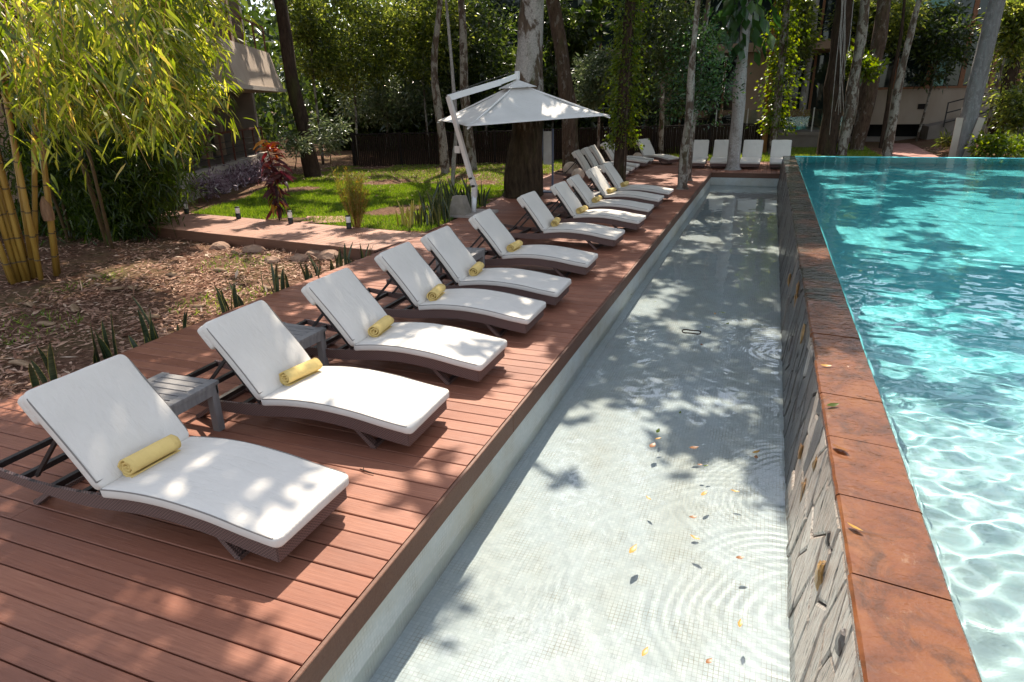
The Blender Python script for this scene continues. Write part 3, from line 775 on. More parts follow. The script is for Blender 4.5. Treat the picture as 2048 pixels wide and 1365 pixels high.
for i, (x, y) in enumerate(CL): lounger(x, y+HW, R(2), CLAB[i], 'loungers of the far slanted group', 57)
lounger(-4.25, 25.75, R(-32), 'single lounger turned at an angle at the far deck corner', 'loungers at the far end of the deck', 57)
for i, (x, y, rz) in enumerate([(-2.33, 25.0, -88), (-1.50, 25.0, -90), (-.50, 25.0, -91), (.43, 25.0, -90)]):
    lounger(x, y, R(rz), ['far end-row lounger partly hidden by the twin slender trunks', 'far end-row lounger left of the pale grey trunk', 'far end-row lounger right of the pale grey trunk', 'far end-row lounger next to the stone pool wall'][i], 'loungers at the far end of the deck', 57)

# slatted side tables
def make_table():
    root = empty('side_table'); w2, h = .27, .40
    MB().cbox(-w2, -w2+.07, -w2, w2, h-.028, h, .003).build('end_board', 'grey_table', root)
    MB().cbox(w2-.07, w2, -w2, w2, h-.028, h, .003).build('end_board', 'grey_table', root)
    for i in range(7):
        y0 = -w2+i*.0775; MB().cbox(-w2+.0705, w2-.0705, y0, y0+.066, h-.027, h-.002, .003).build('slat', 'grey_table', root)
    MB().box(-w2+.012, w2-.012, -w2+.01, -w2+.03, h-.10, h-.03).box(-w2+.012, w2-.012, w2-.03, w2-.01, h-.10, h-.03).box(-w2+.01, -w2+.03, -w2+.032, w2-.032, h-.10, h-.03).box(w2-.03, w2-.01, -w2+.032, w2-.032, h-.10, h-.03).build('apron', 'grey_table', root)
    for sx in (-1, 1):
        for sy_ in (-1, 1): MB().cbox(sx*w2-(.075 if sx > 0 else -.012), sx*w2+(-.012 if sx > 0 else .075), sy_*w2-(.075 if sy_ > 0 else -.012), sy_*w2+(-.012 if sy_ > 0 else .075), 0, h-.029, .004).build('leg', 'grey_table', root)
    return root
tb = make_table()
for i, (x, y, rz, lab) in enumerate([(-3.90, 3.03, 2, 'grey slatted side table behind the closest lounger'), (-3.87, 4.30, -2, 'grey slatted side table between the second and third loungers'), (-3.78, 7.83, 3, 'grey slatted side table between the fifth and sixth loungers'), (-3.62, 13.98, 0, 'grey side table between the far pair of loungers and the tenth')]):
    o = tb if i == 0 else copy_tree(tb); o.location = (x, y, 0); o.rotation_euler = (0, 0, R(rz)); tag(o, lab, 'table', 'grey side tables on the deck')

# cantilever parasol
um = empty('cantilever_umbrella', (-5.86, 12.9, 0)); tag(um, 'white cantilever parasol with leaning cream mast standing at the deck edge', 'umbrella')
MB().tube([(0, 0, .05), (.03, 0, .40)], .055, 12).build('mast_foot', 'white_metal', um, True)
MB().bar((.03, 0, .38), (.045, 0, .64), .10, .10, (0, 1, 0)).bar((.045, 0, .60), (-.02, 0, .80), .10, .10, (0, 1, 0)).bar((-.015, 0, .76), (-.47, 0, 2.43), .085, .10, (0, 1, 0)).build('mast', 'cream_metal', um)
MB().box(-.36, -.24, -.06, .06, 1.30, 1.44).build('crank_box', 'cream_metal', um)
cx_, cy_u, hs, yw = .51, 1.5, 1.55, R(38)
MB().bar((-.47, -.02, 2.40), (.25, 1.10, 2.70), .06, .12).bar((.22, 1.06, 2.69), (cx_+.02, cy_u+.03, 2.85), .055, .10).box(cx_-.04, cx_+.04, cy_u-.05, cy_u+.05, 2.76, 2.93).build('arm', 'white_metal', um)
MB().tube([(-.46, 0, 2.47), (.03, .74, 2.72), (cx_, cy_u, 2.93)], .008, 5).build('stay_wire', 'rail_metal', um)
corn = []
for a, z in ((225, 1.86), (315, 1.99), (45, 1.96), (135, 1.91)):
    t = R(a)+yw; corn.append(Vector((cx_+hs*1.414*math.cos(t), cy_u+hs*1.414*math.sin(t), z)))
apex = Vector((cx_, cy_u, 2.70)); cm = MB(); N_ = 10
for i in range(4):
    A, B = corn[i], corn[(i+1) % 4]; vs = []; fs = []
    for j in range(N_+1):
        for k in range(N_+1):
            t = j/N_; u = k/N_; e = A.lerp(B, u); sag_e = .10*math.sin(math.pi*u)
            e = e+Vector((0, 0, -.0))+(Vector((cx_, cy_u, e.z))-e)*(.05*math.sin(math.pi*u))
            p = apex.lerp(e, .04+.96*t); p.z -= .10*math.sin(math.pi*t)*(.6+.4*math.sin(math.pi*u)); vs.append(p)
    for j in range(N_):
        for k in range(N_): q = j*(N_+1)+k; fs.append((q, q+1, q+N_+2, q+N_+1))
    cm.add(vs, fs)
can = cm.build('canopy', 'canopy_cloth', um, True)
so_ = can.modifiers.new('cloth', 'SOLIDIFY'); so_.thickness = .004
vm = MB()
vs = [(apex.x, apex.y, 2.76)]+[tuple(apex.lerp(c, .22)+Vector((0, 0, .06))) for c in corn]
vm.add(vs, [(0, 1+i, 1+(i+1) % 4) for i in range(4)]).build('vent', 'canopy_cloth', can)
for c in corn: MB().bar(apex-Vector((0, 0, .02)), c-Vector((0, 0, .015))+Vector((0, 0, -.03)), .02, .03).build('rib', 'white_metal', um)
MB().tube([(apex.x, apex.y, 2.25), (apex.x, apex.y, 2.78)], .03, 10).build('hub', 'white_metal', um)
bp = MB().cbox(-6.35, -5.45, 12.45, 13.35, .002, .06, .01).build('paver_base', 'paver'); tag(bp, 'pale square paving slab under the parasol foot', 'slab')
def rock_mesh(name, sx, sy_, sz, seed, mat, sub=2, rough_=.28):
    import bmesh
    bm = bmesh.new(); bmesh.ops.create_icosphere(bm, subdivisions=sub, radius=1)
    for v in bm.verts:
        k = 1+rough_*mnoise.noise(v.co*1.3+Vector((seed*3.1, seed*1.7, 0)))+.3*rough_*mnoise.noise(v.co*3.5+Vector((seed, 0, 0))); v.co = Vector((v.co.x*k*sx, v.co.y*k*sy_, v.co.z*k*sz))
    me = bpy.data.meshes.new(name); bm.to_mesh(me); bm.free(); return link(name, me, mat)
sw = MB(); vs = []
for z, hx in ((.06, .19), (.14, .185), (.38, .13), (.44, .115)):
    vs += [(-hx, -hx*.9, z), (hx, -hx*.9, z), (hx, hx*.9, z), (-hx, hx*.9, z)]
sw.add(vs, [(3, 2, 1, 0), (12, 13, 14, 15)]+[(l*4+k, l*4+(k+1) % 4, l*4+4+(k+1) % 4, l*4+4+k) for l in range(3) for k in range(4)])
sw_o = sw.build('stone_weight', 'block_stone'); sw_o.location = (-6.05, 12.62, 0); tag(sw_o, 'tapered grey stone block weighing down the parasol base', 'stone')
sg = empty('sign_stand', (-5.42, 16.8, 0)); tag(sg, 'blue-grey two-post sign stand with a pale panel beside the big trunk', 'sign')
for s in (-.14, .14): MB().bar((s-.06*(1 if s < 0 else 0), 0, 0), (s, 0, 1.62), .045, .045, (0, 1, 0)).build('post', 'blue_metal', sg)
MB().box(-.115, .115, -.012, .012, .72, 1.56).build('panel', 'sign_panel', sg)
MB().box(-.25, .25, -.16, .16, .002, .03).build('foot', 'blue_metal', sg)
for p, r_, lab in (((-5.75, 20.2), .25, 'larger round beige stone ball beside the far loungers'), ((-5.25, 19.25), .20, 'smaller round beige stone ball in front of the larger one'), ((-4.62, 25.5), .20, 'round beige stone ball beside the dark leafy trunk')):
    prof = [(max(.002, r_*math.sin(math.pi*k/14)), r_-r_*math.cos(math.pi*k/14)) for k in range(15)]
    o = MB().lathe(prof, 24).build('stone_ball', 'orb_stone', None, True); o.location = (p[0], p[1], 0); tag(o, lab, 'ball', 'stone balls on the deck')
bol = empty('bollard_light')
MB().lathe([(.05, 0), (.052, .005), (.052, .125), (.04, .127)], 16).build('base', 'black_plastic', bol, True)
MB().lathe([(.045, .127), (.046, .13), (.046, .245), (.045, .247)], 16).build('lamp_shade', 'lamp_white', bol, True)
MB().lathe([(.052, .247), (.053, .25), (.053, .262), (.03, .27)], 16).build('cap', 'black_plastic', bol, True)
for i, (x, y) in enumerate([(-12.48, 11.36), (-10.74, 11.13), (-9.17, 10.93), (-7.61, 10.75)]):
    o = bol if i == 0 else copy_tree(bol); o.location = (x, y, -.005)
    tag(o, 'small black and white bollard light on the boardwalk, %s from the bamboo' % ORD[i], 'bollard', 'bollard lights along the boardwalk')
# ================================================================== buildings
def wall_box(name, mat, parent, *a, **k): return MB().box(*a, **k).build(name, mat, parent)
# --- left: concrete block with a balcony, seen past the bamboo
u_ = Vector((-.47, .883, 0)); rz_l = math.atan2(u_.y, u_.x)
LB = empty('concrete_building', (-14.1, 12.9, 0), rz_l); tag(LB, 'concrete building with a sloped balcony front behind the bamboo', 'building')
wall_box('plinth', 'plaster_light', LB, -.8, 9.8, 0, .28, -.3, .62)
wall_box('terrace', 'concrete_grey', LB, -.8, 9.8, .28, 2.0, -.3, .55)
wall_box('wall', 'concrete_tan', LB, -3.4, 2.6, 1.9, 2.2, .55, 2.9)
wall_box('wall', 'interior_dark', LB, 2.6, 9.8, 2.3, 2.6, .55, 2.9)
wall_box('end_wall', 'concrete_grey', LB, 9.8, 10.1, .3, 8, -.3, 9)
for x in (-3.2, -1.0, 1.2): 
    o = MB().box(x, x+.08, 1.86, 1.91, .55, 2.85).build('wall_joint', 'dark_wood', LB)
for x, wd in ((2.6, .5), (4.6, .22), (5.5, .18), (7.6, .3), (9.3, .3)): wall_box('column', 'concrete_tan', LB, x, x+wd, 1.55, 1.85, .552, 2.9)
for x in (3.2, 6.1, 8.2):
    d_ = wall_box('door_pane', 'glass_dark', LB, x, x+1.1, 2.2, 2.24, .56, 2.75); wall_box('frame', 'window_wood', d_, x-.05, x, 2.17, 2.26, .56, 2.8)
rl = wall_box('handrail', 'rail_red', LB, -1.5, 9.7, .10, .16, 1.52, 1.58)
for z in (.85, 1.05, 1.25): wall_box('wire', 'rail_metal', rl, -1.5, 9.7, .122, .138, z, z+.02)
for x in np.arange(-1.5, 9.8, 1.4): wall_box('rail_post', 'rail_red', LB, x, x+.05, .105, .155, .62, 1.52)
wall_box('floor_slab', 'concrete', LB, -5, 9.75, .25, 9, 2.9, 3.15)
bm_ = MB().add([(2.4, -1.15, 2.92), (8.6, -1.15, 2.92), (8.6, .26, 2.92), (2.4, .26, 2.92), (2.4, -.80, 4.15), (8.6, -.80, 4.15), (8.6, -.62, 4.15), (2.4, -.62, 4.15)], [(3, 2, 1, 0), (0, 1, 5, 4), (1, 2, 6, 5), (2, 3, 7, 6), (3, 0, 4, 7), (4, 5, 6, 7)])
bf_ = bm_.build('balcony_front', 'concrete', LB)
wall_box('drip_edge', 'plaster_light', bf_, 2.3, 8.7, -1.22, .24, 2.80, 2.918)
rb = wall_box('balcony_rail', 'rail_red', LB, 2.4, 8.6, -.74, -.69, 4.95, 5.0)
for z in (4.35, 4.55, 4.75): wall_box('wire', 'rail_metal', rb, 2.4, 8.6, -.725, -.71, z, z+.015)
for x in (2.45, 4.0, 5.5, 7.0, 8.5): wall_box('rail_post', 'rail_red', LB, x, x+.05, -.74, -.69, 4.152, 4.95)
for x, wd in ((3.0, .3), (5.2, .22), (8.1, .35)): wall_box('column', 'concrete_tan', LB, x, x+wd, .3, .6, 3.152, 9)
wall_box('upper_wall', 'interior_dark', LB, -5, 9.75, 1.4, 1.7, 3.152, 9)
for x in (3.6, 6.0): wall_box('window_pane', 'glass_dark', LB, x, x+1.7, 1.34, 1.38, 3.3, 8.5)
wall_box('upper_front', 'concrete', LB, -5, 2.4, -.5, -.2, 2.9, 9)

# --- middle: low pavilion with a terrace balustrade behind the fence
PV = empty('pavilion', (0, 0, 0)); tag(PV, 'long dark glass pavilion with tan slab edges behind the fence', 'building')
wall_box('terrace', 'concrete_grey', PV, -16, 2.4, 34.6, 46, -.3, .72)
wall_box('slab_edge', 'concrete_tan', PV, -16, 2.4, 36.0, 46, 4.35, 4.75)
wall_box('slab_edge', 'concrete_tan', PV, -16, 2.2, 36.4, 46, 8.6, 9.1)
for i, x in enumerate(np.arange(-15.8, 1.9, 2.2)):
    p_ = wall_box('window_pane', 'glass_dark', PV, x+.06, x+2.14, 39.0, 39.05, .78, 4.3); wall_box('frame', 'window_wood', p_, x-.05, x+.05, 38.94, 39.08, .74, 4.34)
    p_ = wall_box('window_pane', 'glass_dark', PV, x+.06, x+2.14, 38.0, 38.05, 4.8, 8.55); wall_box('frame', 'window_wood', p_, x-.05, x+.05, 37.94, 38.08, 4.76, 8.58)
for px_, wd in ((1505, 1.15), (1335, .4), (1170, .45), (1060, .4), (820, .4)):
    x = pix(px_, 190, 37).x; wall_box('column', 'concrete_tan', PV, x-wd/2, x+wd/2, 36.6, 37.2, .722, 4.348)
for px_, w_ in ((1155, 1.6), (1290, 1.2), (1000, 1.4)):
    x = pix(px_, 200, 36).x; t_ = wall_box('table_top', 'teal_paint', PV, x-w_/2, x+w_/2, 35.6, 36.3, 1.42, 1.47); wall_box('table_legs', 'white_metal', t_, x-.05, x+.05, 35.9, 36.0, .722, 1.418)
gl = empty('glass_balustrade', (0, 0, 0)); tag(gl, 'glass balustrade with pale posts in front of the dark pavilion', 'balustrade')
for x in np.arange(-15.6, 2.2, 1.45):
    wall_box('post', 'sign_panel', gl, x, x+.05, 34.66, 34.72, .722, 1.78); wall_box('glass_pane', 'glass_clear', gl, x+.07, x+1.43, 34.68, 34.695, .80, 1.72)
wall_box('ledge', 'concrete_grey', gl, -15.8, 2.35, 34.5, 34.64, .55, .72)

# --- right: concrete house with tall wood-framed glazing
RB = empty('glazed_house', (0, 0, 0)); tag(RB, 'concrete house with tall wood-framed windows beyond the upper pool', 'building')
YR = 40.0
def rx(p, Y=YR): return pix(p, 200, Y).x
xL, xR = rx(1612), 16.0
wall_box('parapet', 'concrete', RB, xL, xR, YR, YR+.35, .82, 2.52)
wall_box('footing', 'concrete_grey', RB, xL, xR, YR+.02, YR+.4, -.3, .20)
wall_box('undercroft', 'interior_dark', RB, xL, xR, YR+1.2, YR+1.4, -.2, .85)
for p_ in (1640, 1700, 1880): wall_box('pier', 'concrete', RB, rx(p_)-.3, rx(p_)+.3, YR+.36, YR+.9, -.3, .85)
wall_box('sill', 'window_wood', RB, xL, xR, YR-.06, YR+.36, 2.522, 2.62)
wall_box('left_wall', 'concrete', RB, rx(1585), rx(1632), YR+1.0, YR+3, -.2, 10)
wall_box('back_wall', 'interior_dark', RB, xL, xR, YR+4.5, YR+4.7, 0, 10)
wall_box('ceiling_slab', 'concrete', RB, xL-.5, xR, YR-.1, YR+6, 8.4, 8.8)
prev = None
for i, p_ in enumerate((1622, 1690, 1780, 1848, 1915, 1975, 2030, 2090)):
    x = rx(p_); wall_box('mullion', 'window_wood', RB, x-.10, x+.10, YR+.02, YR+.2, 2.622, 8.39)
    if prev is not None:
        for z0, z1 in ((2.64, 5.12), (5.36, 8.38)): wall_box('window_pane', 'glass_dark', RB, prev+.105, x-.105, YR+.09, YR+.11, z0, z1)
        wall_box('transom', 'window_wood', RB, prev+.102, x-.102, YR+.03, YR+.18, 5.12, 5.36)
    prev = x
for p_, z0, z1, w_ in ((1868, 2.65, 4.0, .5), (1955, 2.65, 8.2, .55), (1790, 6.2, 6.6, 3.5), (1650, 2.7, 4.6, .35)): wall_box('curtain', 'teal_paint' if w_ != .55 else 'plaster_light', RB, rx(p_)-w_/2, rx(p_)+w_/2, YR+.0, YR+.012, z0, z1)
wall_box('wall_lamp', 'dark_wood', RB, rx(1847)-.2, rx(1847)+.2, YR-.05, YR-.002, 1.55, 1.8)
st = empty('garden_steps', (0, 0, 0)); tag(st, 'red tiled garden steps beside the glazed house', 'steps')
for i, (a, c, y0, z) in enumerate(((1565, 1645, 37.0, .05), (1555, 1628, 37.6, .26), (1550, 1612, 38.2, .47), (1545, 1602, 38.8, .68))):
    MB().cbox(rx(a, y0), rx(c, y0), y0, y0+.64+(3-i)*.6, -.1+z*.2, z+.12, .02).build('step', 'red_step', st)
rp = empty('ramp_railing', (0, 0, 0)); tag(rp, 'black metal railing along the ramp of the glazed house', 'railing')
A_, B_ = Vector((rx(1898, 38), 38, .95)), Vector((rx(2075, 38), 38.5, 1.9))
for k in (0, .45, .9): MB().bar(A_+Vector((0, 0, k)), B_+Vector((0, 0, k)), .05, .05).build('rail', 'rail_metal', rp)
for t in (0, .33, .66, 1): q = A_.lerp(B_, t); MB().box(q.x-.025, q.x+.025, q.y-.026, q.y+.026, q.z-.2, q.z+.92).build('post', 'rail_metal', rp)
rmp = MB().add([(A_.x-.6, 38, -.2), (B_.x, 38.5, -.2), (B_.x, 38.5, 1.75), (A_.x-.6, 38, .78), (A_.x-.6, 39.8, -.2), (B_.x, 39.8, -.2), (B_.x, 39.8, 1.75), (A_.x-.6, 39.8, .78)], [(0, 1, 2, 3), (3, 2, 6, 7), (5, 4, 7, 6), (0, 3, 7, 4), (1, 5, 6, 2)]).build('ramp', 'concrete_grey'); tag(rmp, kind='structure')
# brick path beyond the pool, and a stepping path in the lawn
pth = MB().add([(pixz(1783, 318).x, 27.6, .01), (pixz(1862, 318).x+.3, 27.6, .01), (rx(1838, 37.5), 37.5, .03), (rx(1775, 37.5), 37.5, .03)], [(0, 1, 2, 3)]).build('garden_path', 'brick_path'); tag(pth, kind='structure')
pq = [pixz(*q) for q in ((600, 446), (690, 444), (690, 432), (615, 432))]
sp_ = MB().add([(p.x, p.y, -.005) for p in pq], [(0, 1, 2, 3)]).build('stone_path', 'brick_path'); tag(sp_, kind='structure')

# --- dark reed fence
fe = empty('reed_fence', (0, 0, 0)); tag(fe, 'long dark reed fence at the back of the lawn', 'fence')
FP = [(-15.6, 22.9), (-10.3, 25.0), (-6.8, 27.9), (-2.4, 30.2), (.2, 31.6)]
for (x0, y0), (x1, y1) in zip(FP[:-1], FP[1:]):
    L = math.hypot(x1-x0, y1-y0); nP_ = max(2, round(L/2.0)); d_ = Vector((x1-x0, y1-y0, 0))/L
    for k in range(nP_):
        a = Vector((x0, y0, 0))+d_*(L*k/nP_); b_ = Vector((x0, y0, 0))+d_*(L*(k+1)/nP_)
        MB().box(a.x-.05, a.x+.05, a.y-.05, a.y+.05, -.2, 1.26).build('post', 'dark_wood', fe)
        m_ = MB(); ns = int((b_-a).length/.075)
        for q in range(ns):
            p = a.lerp(b_, (q+.5)/ns); nn = Vector((-d_.y, d_.x, 0))*random.uniform(-.012, .012); p = p+nn; m_.tube([(p.x, p.y, -.15), (p.x+random.uniform(-.01, .01), p.y, 1.17+random.uniform(-.05, .03))], .034, 5)
        o = m_.build('reed_panel', 'reed', fe); o['kind'] = 'stuff'
        MB().bar((a.x, a.y, 1.20), (b_.x, b_.y, 1.20), .06, .05).build('top_rail', 'dark_wood', fe)
# ================================================================== vegetation
def depth_of(p): return (p-Vector((0, 0, CAM_H))).dot(FW)
TREES = []     # (name object, xy of the trunk top, height) for the high crowns
def trunk_from(pts_px, Y, widths, top_z=9.0):
    pts = []; rad = []
    for (x, y), w_ in zip(pts_px, widths):
        p = pix(x, y, Y); pts.append(p); rad.append(w_*.5*depth_of(p)/F_PX)
    d = (pts[-1]-pts[-2]); d = d/max(d.z, .1)
    while pts[-1].z < top_z-.5:
        z = min(1.6, top_z-pts[-1].z); pts.append(pts[-1]+Vector((d.x*.8+random.uniform(-.08, .08), d.y+random.uniform(-.1, .1), 1))*z); rad.append(rad[-1]*.9)
    return pts, rad
def smooth_pts(pts, rad, n_=3):
    P, Q = [], []
    for i in range(len(pts)-1):
        p0, p1, p2, p3 = pts[max(i-1, 0)], pts[i], pts[i+1], pts[min(i+2, len(pts)-1)]
        for k in range(n_):
            t = k/n_; P.append(.5*((2*p1)+(p2-p0)*t+(2*p0-5*p1+4*p2-p3)*t*t+(3*p1-p0-3*p2+p3)*t**3)); Q.append(rad[i]+(rad[i+1]-rad[i])*t)
    return P+[pts[-1]], Q+[rad[-1]]
def tree(name, label, Y, px, widths, mat, top=9.0, flare=1.5, jit=.35, group=None, crown=True, extra=None):
    pts, rad = trunk_from(px, Y, widths, top); base = pts[0].copy()
    gz = 0.0 if (-5.5 < base.x < .4 and base.y < 26.5) else ground_z(base.x, base.y)-.05
    pts[0] = Vector((base.x, base.y, gz)); d0 = pts[0]
    root = empty(name, tuple(d0)); tag(root, label, 'tree', group)
    first = pts[0].lerp(pts[1], .14); pts.insert(1, first); rad.insert(1, rad[0]); rad[0] *= flare
    P, Q = smooth_pts(pts, rad, 4); m_ = MB().tube([p-d0 for p in P], Q, 16, True, jit); m_.build('trunk', mat, root, True)
    if crown: TREES.append((root, pts[-1], pts[-2], mat, Q[-1]))
    return root, pts, rad
T = tree
big = T('rainforest_tree', 'massive tree trunk with pale lichen bark behind the parasol', 16.0, [(1050, 395), (1052, 300), (1055, 180), (1063, 0)], [80, 68, 55, 46], 'bark_big', flare=1.5)
T('rainforest_tree', 'thick brown trunk behind the blue-grey sign and far loungers', 24.0, [(1145, 333), (1135, 200), (1120, 90), (1105, 0)], [34, 30, 27, 25], 'bark_brown')
T('rainforest_tree', 'leaning dark trunk with mossy edge on the left lawn', 19.2, [(628, 354), (600, 230), (575, 110), (560, 0)], [30, 26, 24, 24], 'bark_dark')
T('rainforest_tree', 'thin dark trunk beside the boardwalk at the bamboo', 11.9, [(347, 424), (335, 330), (325, 240)], [14, 12, 11], 'bark_dark', 5.0, crown=False)
T('rainforest_tree', 'slender mottled tree between the lawn and the parasol mast', 21.0, [(892, 348), (885, 280), (876, 220), (868, 120), (880, 0)], [17, 17, 16, 13, 11], 'bark_mottled')
T('rainforest_tree', 'thin pale stem just left of the parasol mast', 17.5, [(906, 388), (908, 320), (912, 255), (905, 150)], [8, 8, 7, 6], 'bark_pale', 7.0, crown=False)
T('rainforest_tree', 'brown trunk seen just behind the parasol mast', 22.0, [(945, 338), (938, 280), (930, 200), (925, 60)], [22, 20, 17, 15], 'bark_mottled')
ivy_t = T('rainforest_tree', 'dark double trunk wrapped in climbing leaves behind the last towel lounger', 19.0, [(1240, 372), (1243, 300), (1250, 180), (1256, 60), (1260, 0)], [26, 25, 24, 22, 20], 'bark_dark')
T('rainforest_tree', 'dark slender half of the twin trunks on the deck', 18.25, [(1366, 380), (1369, 310), (1378, 230), (1385, 120), (1395, 0)], [20, 18, 15, 12, 10], 'bark_mottled')
tw_t = T('rainforest_tree', 'pale slender half of the twin trunks on the deck', 20.3, [(1376, 362), (1378, 310), (1388, 220), (1402, 120), (1410, 50)], [17, 17, 15, 12, 9], 'bark_mottled')
gr_t = T('rainforest_tree', 'straight pale grey trunk rising from the far deck boards', 23.7, [(1468, 340), (1474, 250), (1482, 150), (1490, 60), (1497, 0)], [25, 24, 22, 19, 17], 'bark_pale')
T('rainforest_tree', 'thin orange-brown stem behind the far lounger row', 31.0, [(1528, 305), (1536, 200), (1545, 90), (1553, 0)], [11, 11, 10, 9], 'bark_ochre', crown=False)
iv2 = T('rainforest_tree', 'dark trunk with bright ivy right of the orange stem', 30.5, [(1545, 312), (1556, 200), (1566, 90), (1574, 0)], [15, 15, 15, 14], 'bark_mottled')
T('rainforest_tree', 'leaning pale beige pole-like trunk by the garden steps', 37.0, [(1598, 262), (1610, 180), (1622, 90), (1634, 0)], [14, 13, 12, 11], 'bark_pale', crown=False)
vin = T('rainforest_tree', 'thick dark trunk hung with vines beyond the pool', 29.9, [(1655, 313), (1667, 200), (1677, 90), (1688, 0)], [36, 34, 33, 32], 'bark_dark')
T('rainforest_tree', 'mottled trunk just right of the vine-hung trunk', 29.9, [(1684, 314), (1700, 210), (1716, 110), (1730, 0)], [19, 20, 19, 19], 'bark_mottled')
T('rainforest_tree', 'reddish-brown swollen trunk behind the mottled pair', 33.0, [(1715, 296), (1733, 210), (1752, 110), (1768, 0)], [26, 30, 26, 26], 'bark_brown')
T('rainforest_tree', 'slim spotted forked trunk beside the brick path', 30.1, [(1775, 313), (1786, 240), (1800, 160), (1820, 70), (1838, 0)], [20, 17, 14, 12, 10], 'bark_mottled')
T('rainforest_tree', 'thin dark stem in front of the undercroft', 35.0, [(1765, 282), (1772, 235), (1783, 165), (1800, 80)], [8, 8, 7, 6], 'bark_dark', 7, crown=False)
palm = T('palm_tree', 'smooth grey palm trunk leaning right beyond the pool', 29.7, [(1918, 316), (1945, 205), (1970, 100), (1995, 0)], [34, 32, 31, 29], 'bark_palm', jit=.08, flare=1.1)
iv3 = T('rainforest_tree', 'dark ivy-clad trunk on the bank right of the palm', 33.0, [(1985, 295), (2010, 200), (2030, 100), (2048, 0)], [26, 24, 24, 24], 'bark_dark', flare=2.0)
for s, lab in ((-1, 'pale plank propped left of the palm base'), (1, 'pale plank propped right of the palm base')):
    a = pix(1918+s*14, 312, 29.3); b_ = pix(1942+s*22, 236, 29.3); o = MB().bar(a-Vector((0, 0, .1)), b_, .22, .05, (0, 1, 0)).build('prop_plank', 'plaster_light'); tag(o, lab, 'plank', 'planks beside the palm')
# hanging vines of the dark trunk
for k in range(7):
    q0 = Vector((vin[1][-2].x+random.uniform(-.3, .3), vin[1][0].y-.42, 6.5)); q1 = Vector((vin[1][1].x+random.uniform(-.35, .35), vin[1][0].y-.5, random.uniform(.8, 3)))
    MB().tube([q0-Vector(vin[0].location), q0.lerp(q1, .5)+Vector((random.uniform(-.15, .15), -.05, 0))-Vector(vin[0].location), q1-Vector(vin[0].location)], .014, 5).build('vine', 'bark_pale', vin[0], True)

def crown_part(root, center, rad_, n_, per, cr, mat, L, W, name='crown', **kw):
    P, D = clumps(center, rad_, n_, per, cr); P = P-np.array(root.location); return leaves(name, P, D, rng.uniform(.7, 1.25, len(P))*L, W, mat, root, **kw)
# climbing ivy
def ivy(label, pts, rad, z0, z1, n_, mat, L, spread, gap=0.0):
    seg = [p for p in pts]; zs = np.array([p.z for p in seg]); o = empty('climbing_ivy', (seg[0].x, seg[0].y, seg[0].z)); tag(o, label, 'climber')
    z = rng.uniform(z0, z1, n_); cx = np.interp(z, zs, [p.x for p in seg]); cy = np.interp(z, zs, [p.y for p in seg]); r_ = np.interp(z, zs, rad)
    lump = .5+.5*np.sin(z*5.1)*np.sin(z*2.3+1); a = rng.uniform(0, 2*math.pi, n_); rr = r_+.04+np.abs(rng.normal(0, 1, n_))*spread*(.4+.9*lump)
    P = np.stack([cx+np.cos(a)*rr, cy+np.sin(a)*rr, z], 1)-np.array(o.location); D = np.stack([np.cos(a), np.sin(a), -.7+0*a], 1)+rng.normal(0, .4, (n_, 3))
    leaves('foliage', P, D, rng.uniform(.7, 1.3, n_)*L, L*.62, mat, o); MB().tube([Vector((float(p.x), float(p.y), float(p.z)))-Vector(o.location)+Vector((rad[min(i, len(rad)-1)]*.7, -rad[min(i, len(rad)-1)]*.8, 0)) for i, p in enumerate(seg)], .018, 5).build('stem', 'bark_brown', o); return o
ivy('bright green climber covering the dark trunk beside the far loungers', ivy_t[1], ivy_t[2], 1.0, 6.5, 3800, 'leaf_ivy', .10, .22)
ivy('sunlit yellow-green ivy column right of the orange stem', iv2[1], iv2[2], .8, 8, 2200, 'leaf_ivy', .16, .38)
ivy('leafy ivy on the bank trunk right of the palm', iv3[1], iv3[2], .2, 6, 1500, 'leaf_light', .17, .38)
# big-leaved climber on the pale grey trunk
o = empty('big_leaf_climber', tuple(gr_t[1][0])); tag(o, 'large-leaved dark climber hanging high on the pale grey trunk', 'climber')
n_ = 120; a = rng.uniform(0, 2*math.pi, n_); z = rng.uniform(3.6, 6.8, n_); cx = np.interp(z, [p.z for p in gr_t[1]], [p.x for p in gr_t[1]]); rr = rng.uniform(.2, 1.0, n_)
P = np.stack([cx+np.cos(a)*rr-.15, gr_t[1][0].y+np.sin(a)*rr*.7, z], 1)-np.array(o.location); D = np.stack([np.cos(a)*.5, np.sin(a)*.5, -1+0*a], 1)+rng.normal(0, .25, (n_, 3))
leaves('foliage', P, D, rng.uniform(.42, .68, n_), .30, 'leaf_gloss', o, fold=.12)
crown_part(tw_t[0], pix(1395, 150, 19.6), (.95, .9, 1.25), 46, 60, .22, 'leaf_gloss', .13, .055, 'foliage')
crown_part(tw_t[0], pix(1365, 60, 20.3), (.9, .9, .9), 30, 60, .25, 'leaf_forest', .12, .05, 'foliage')

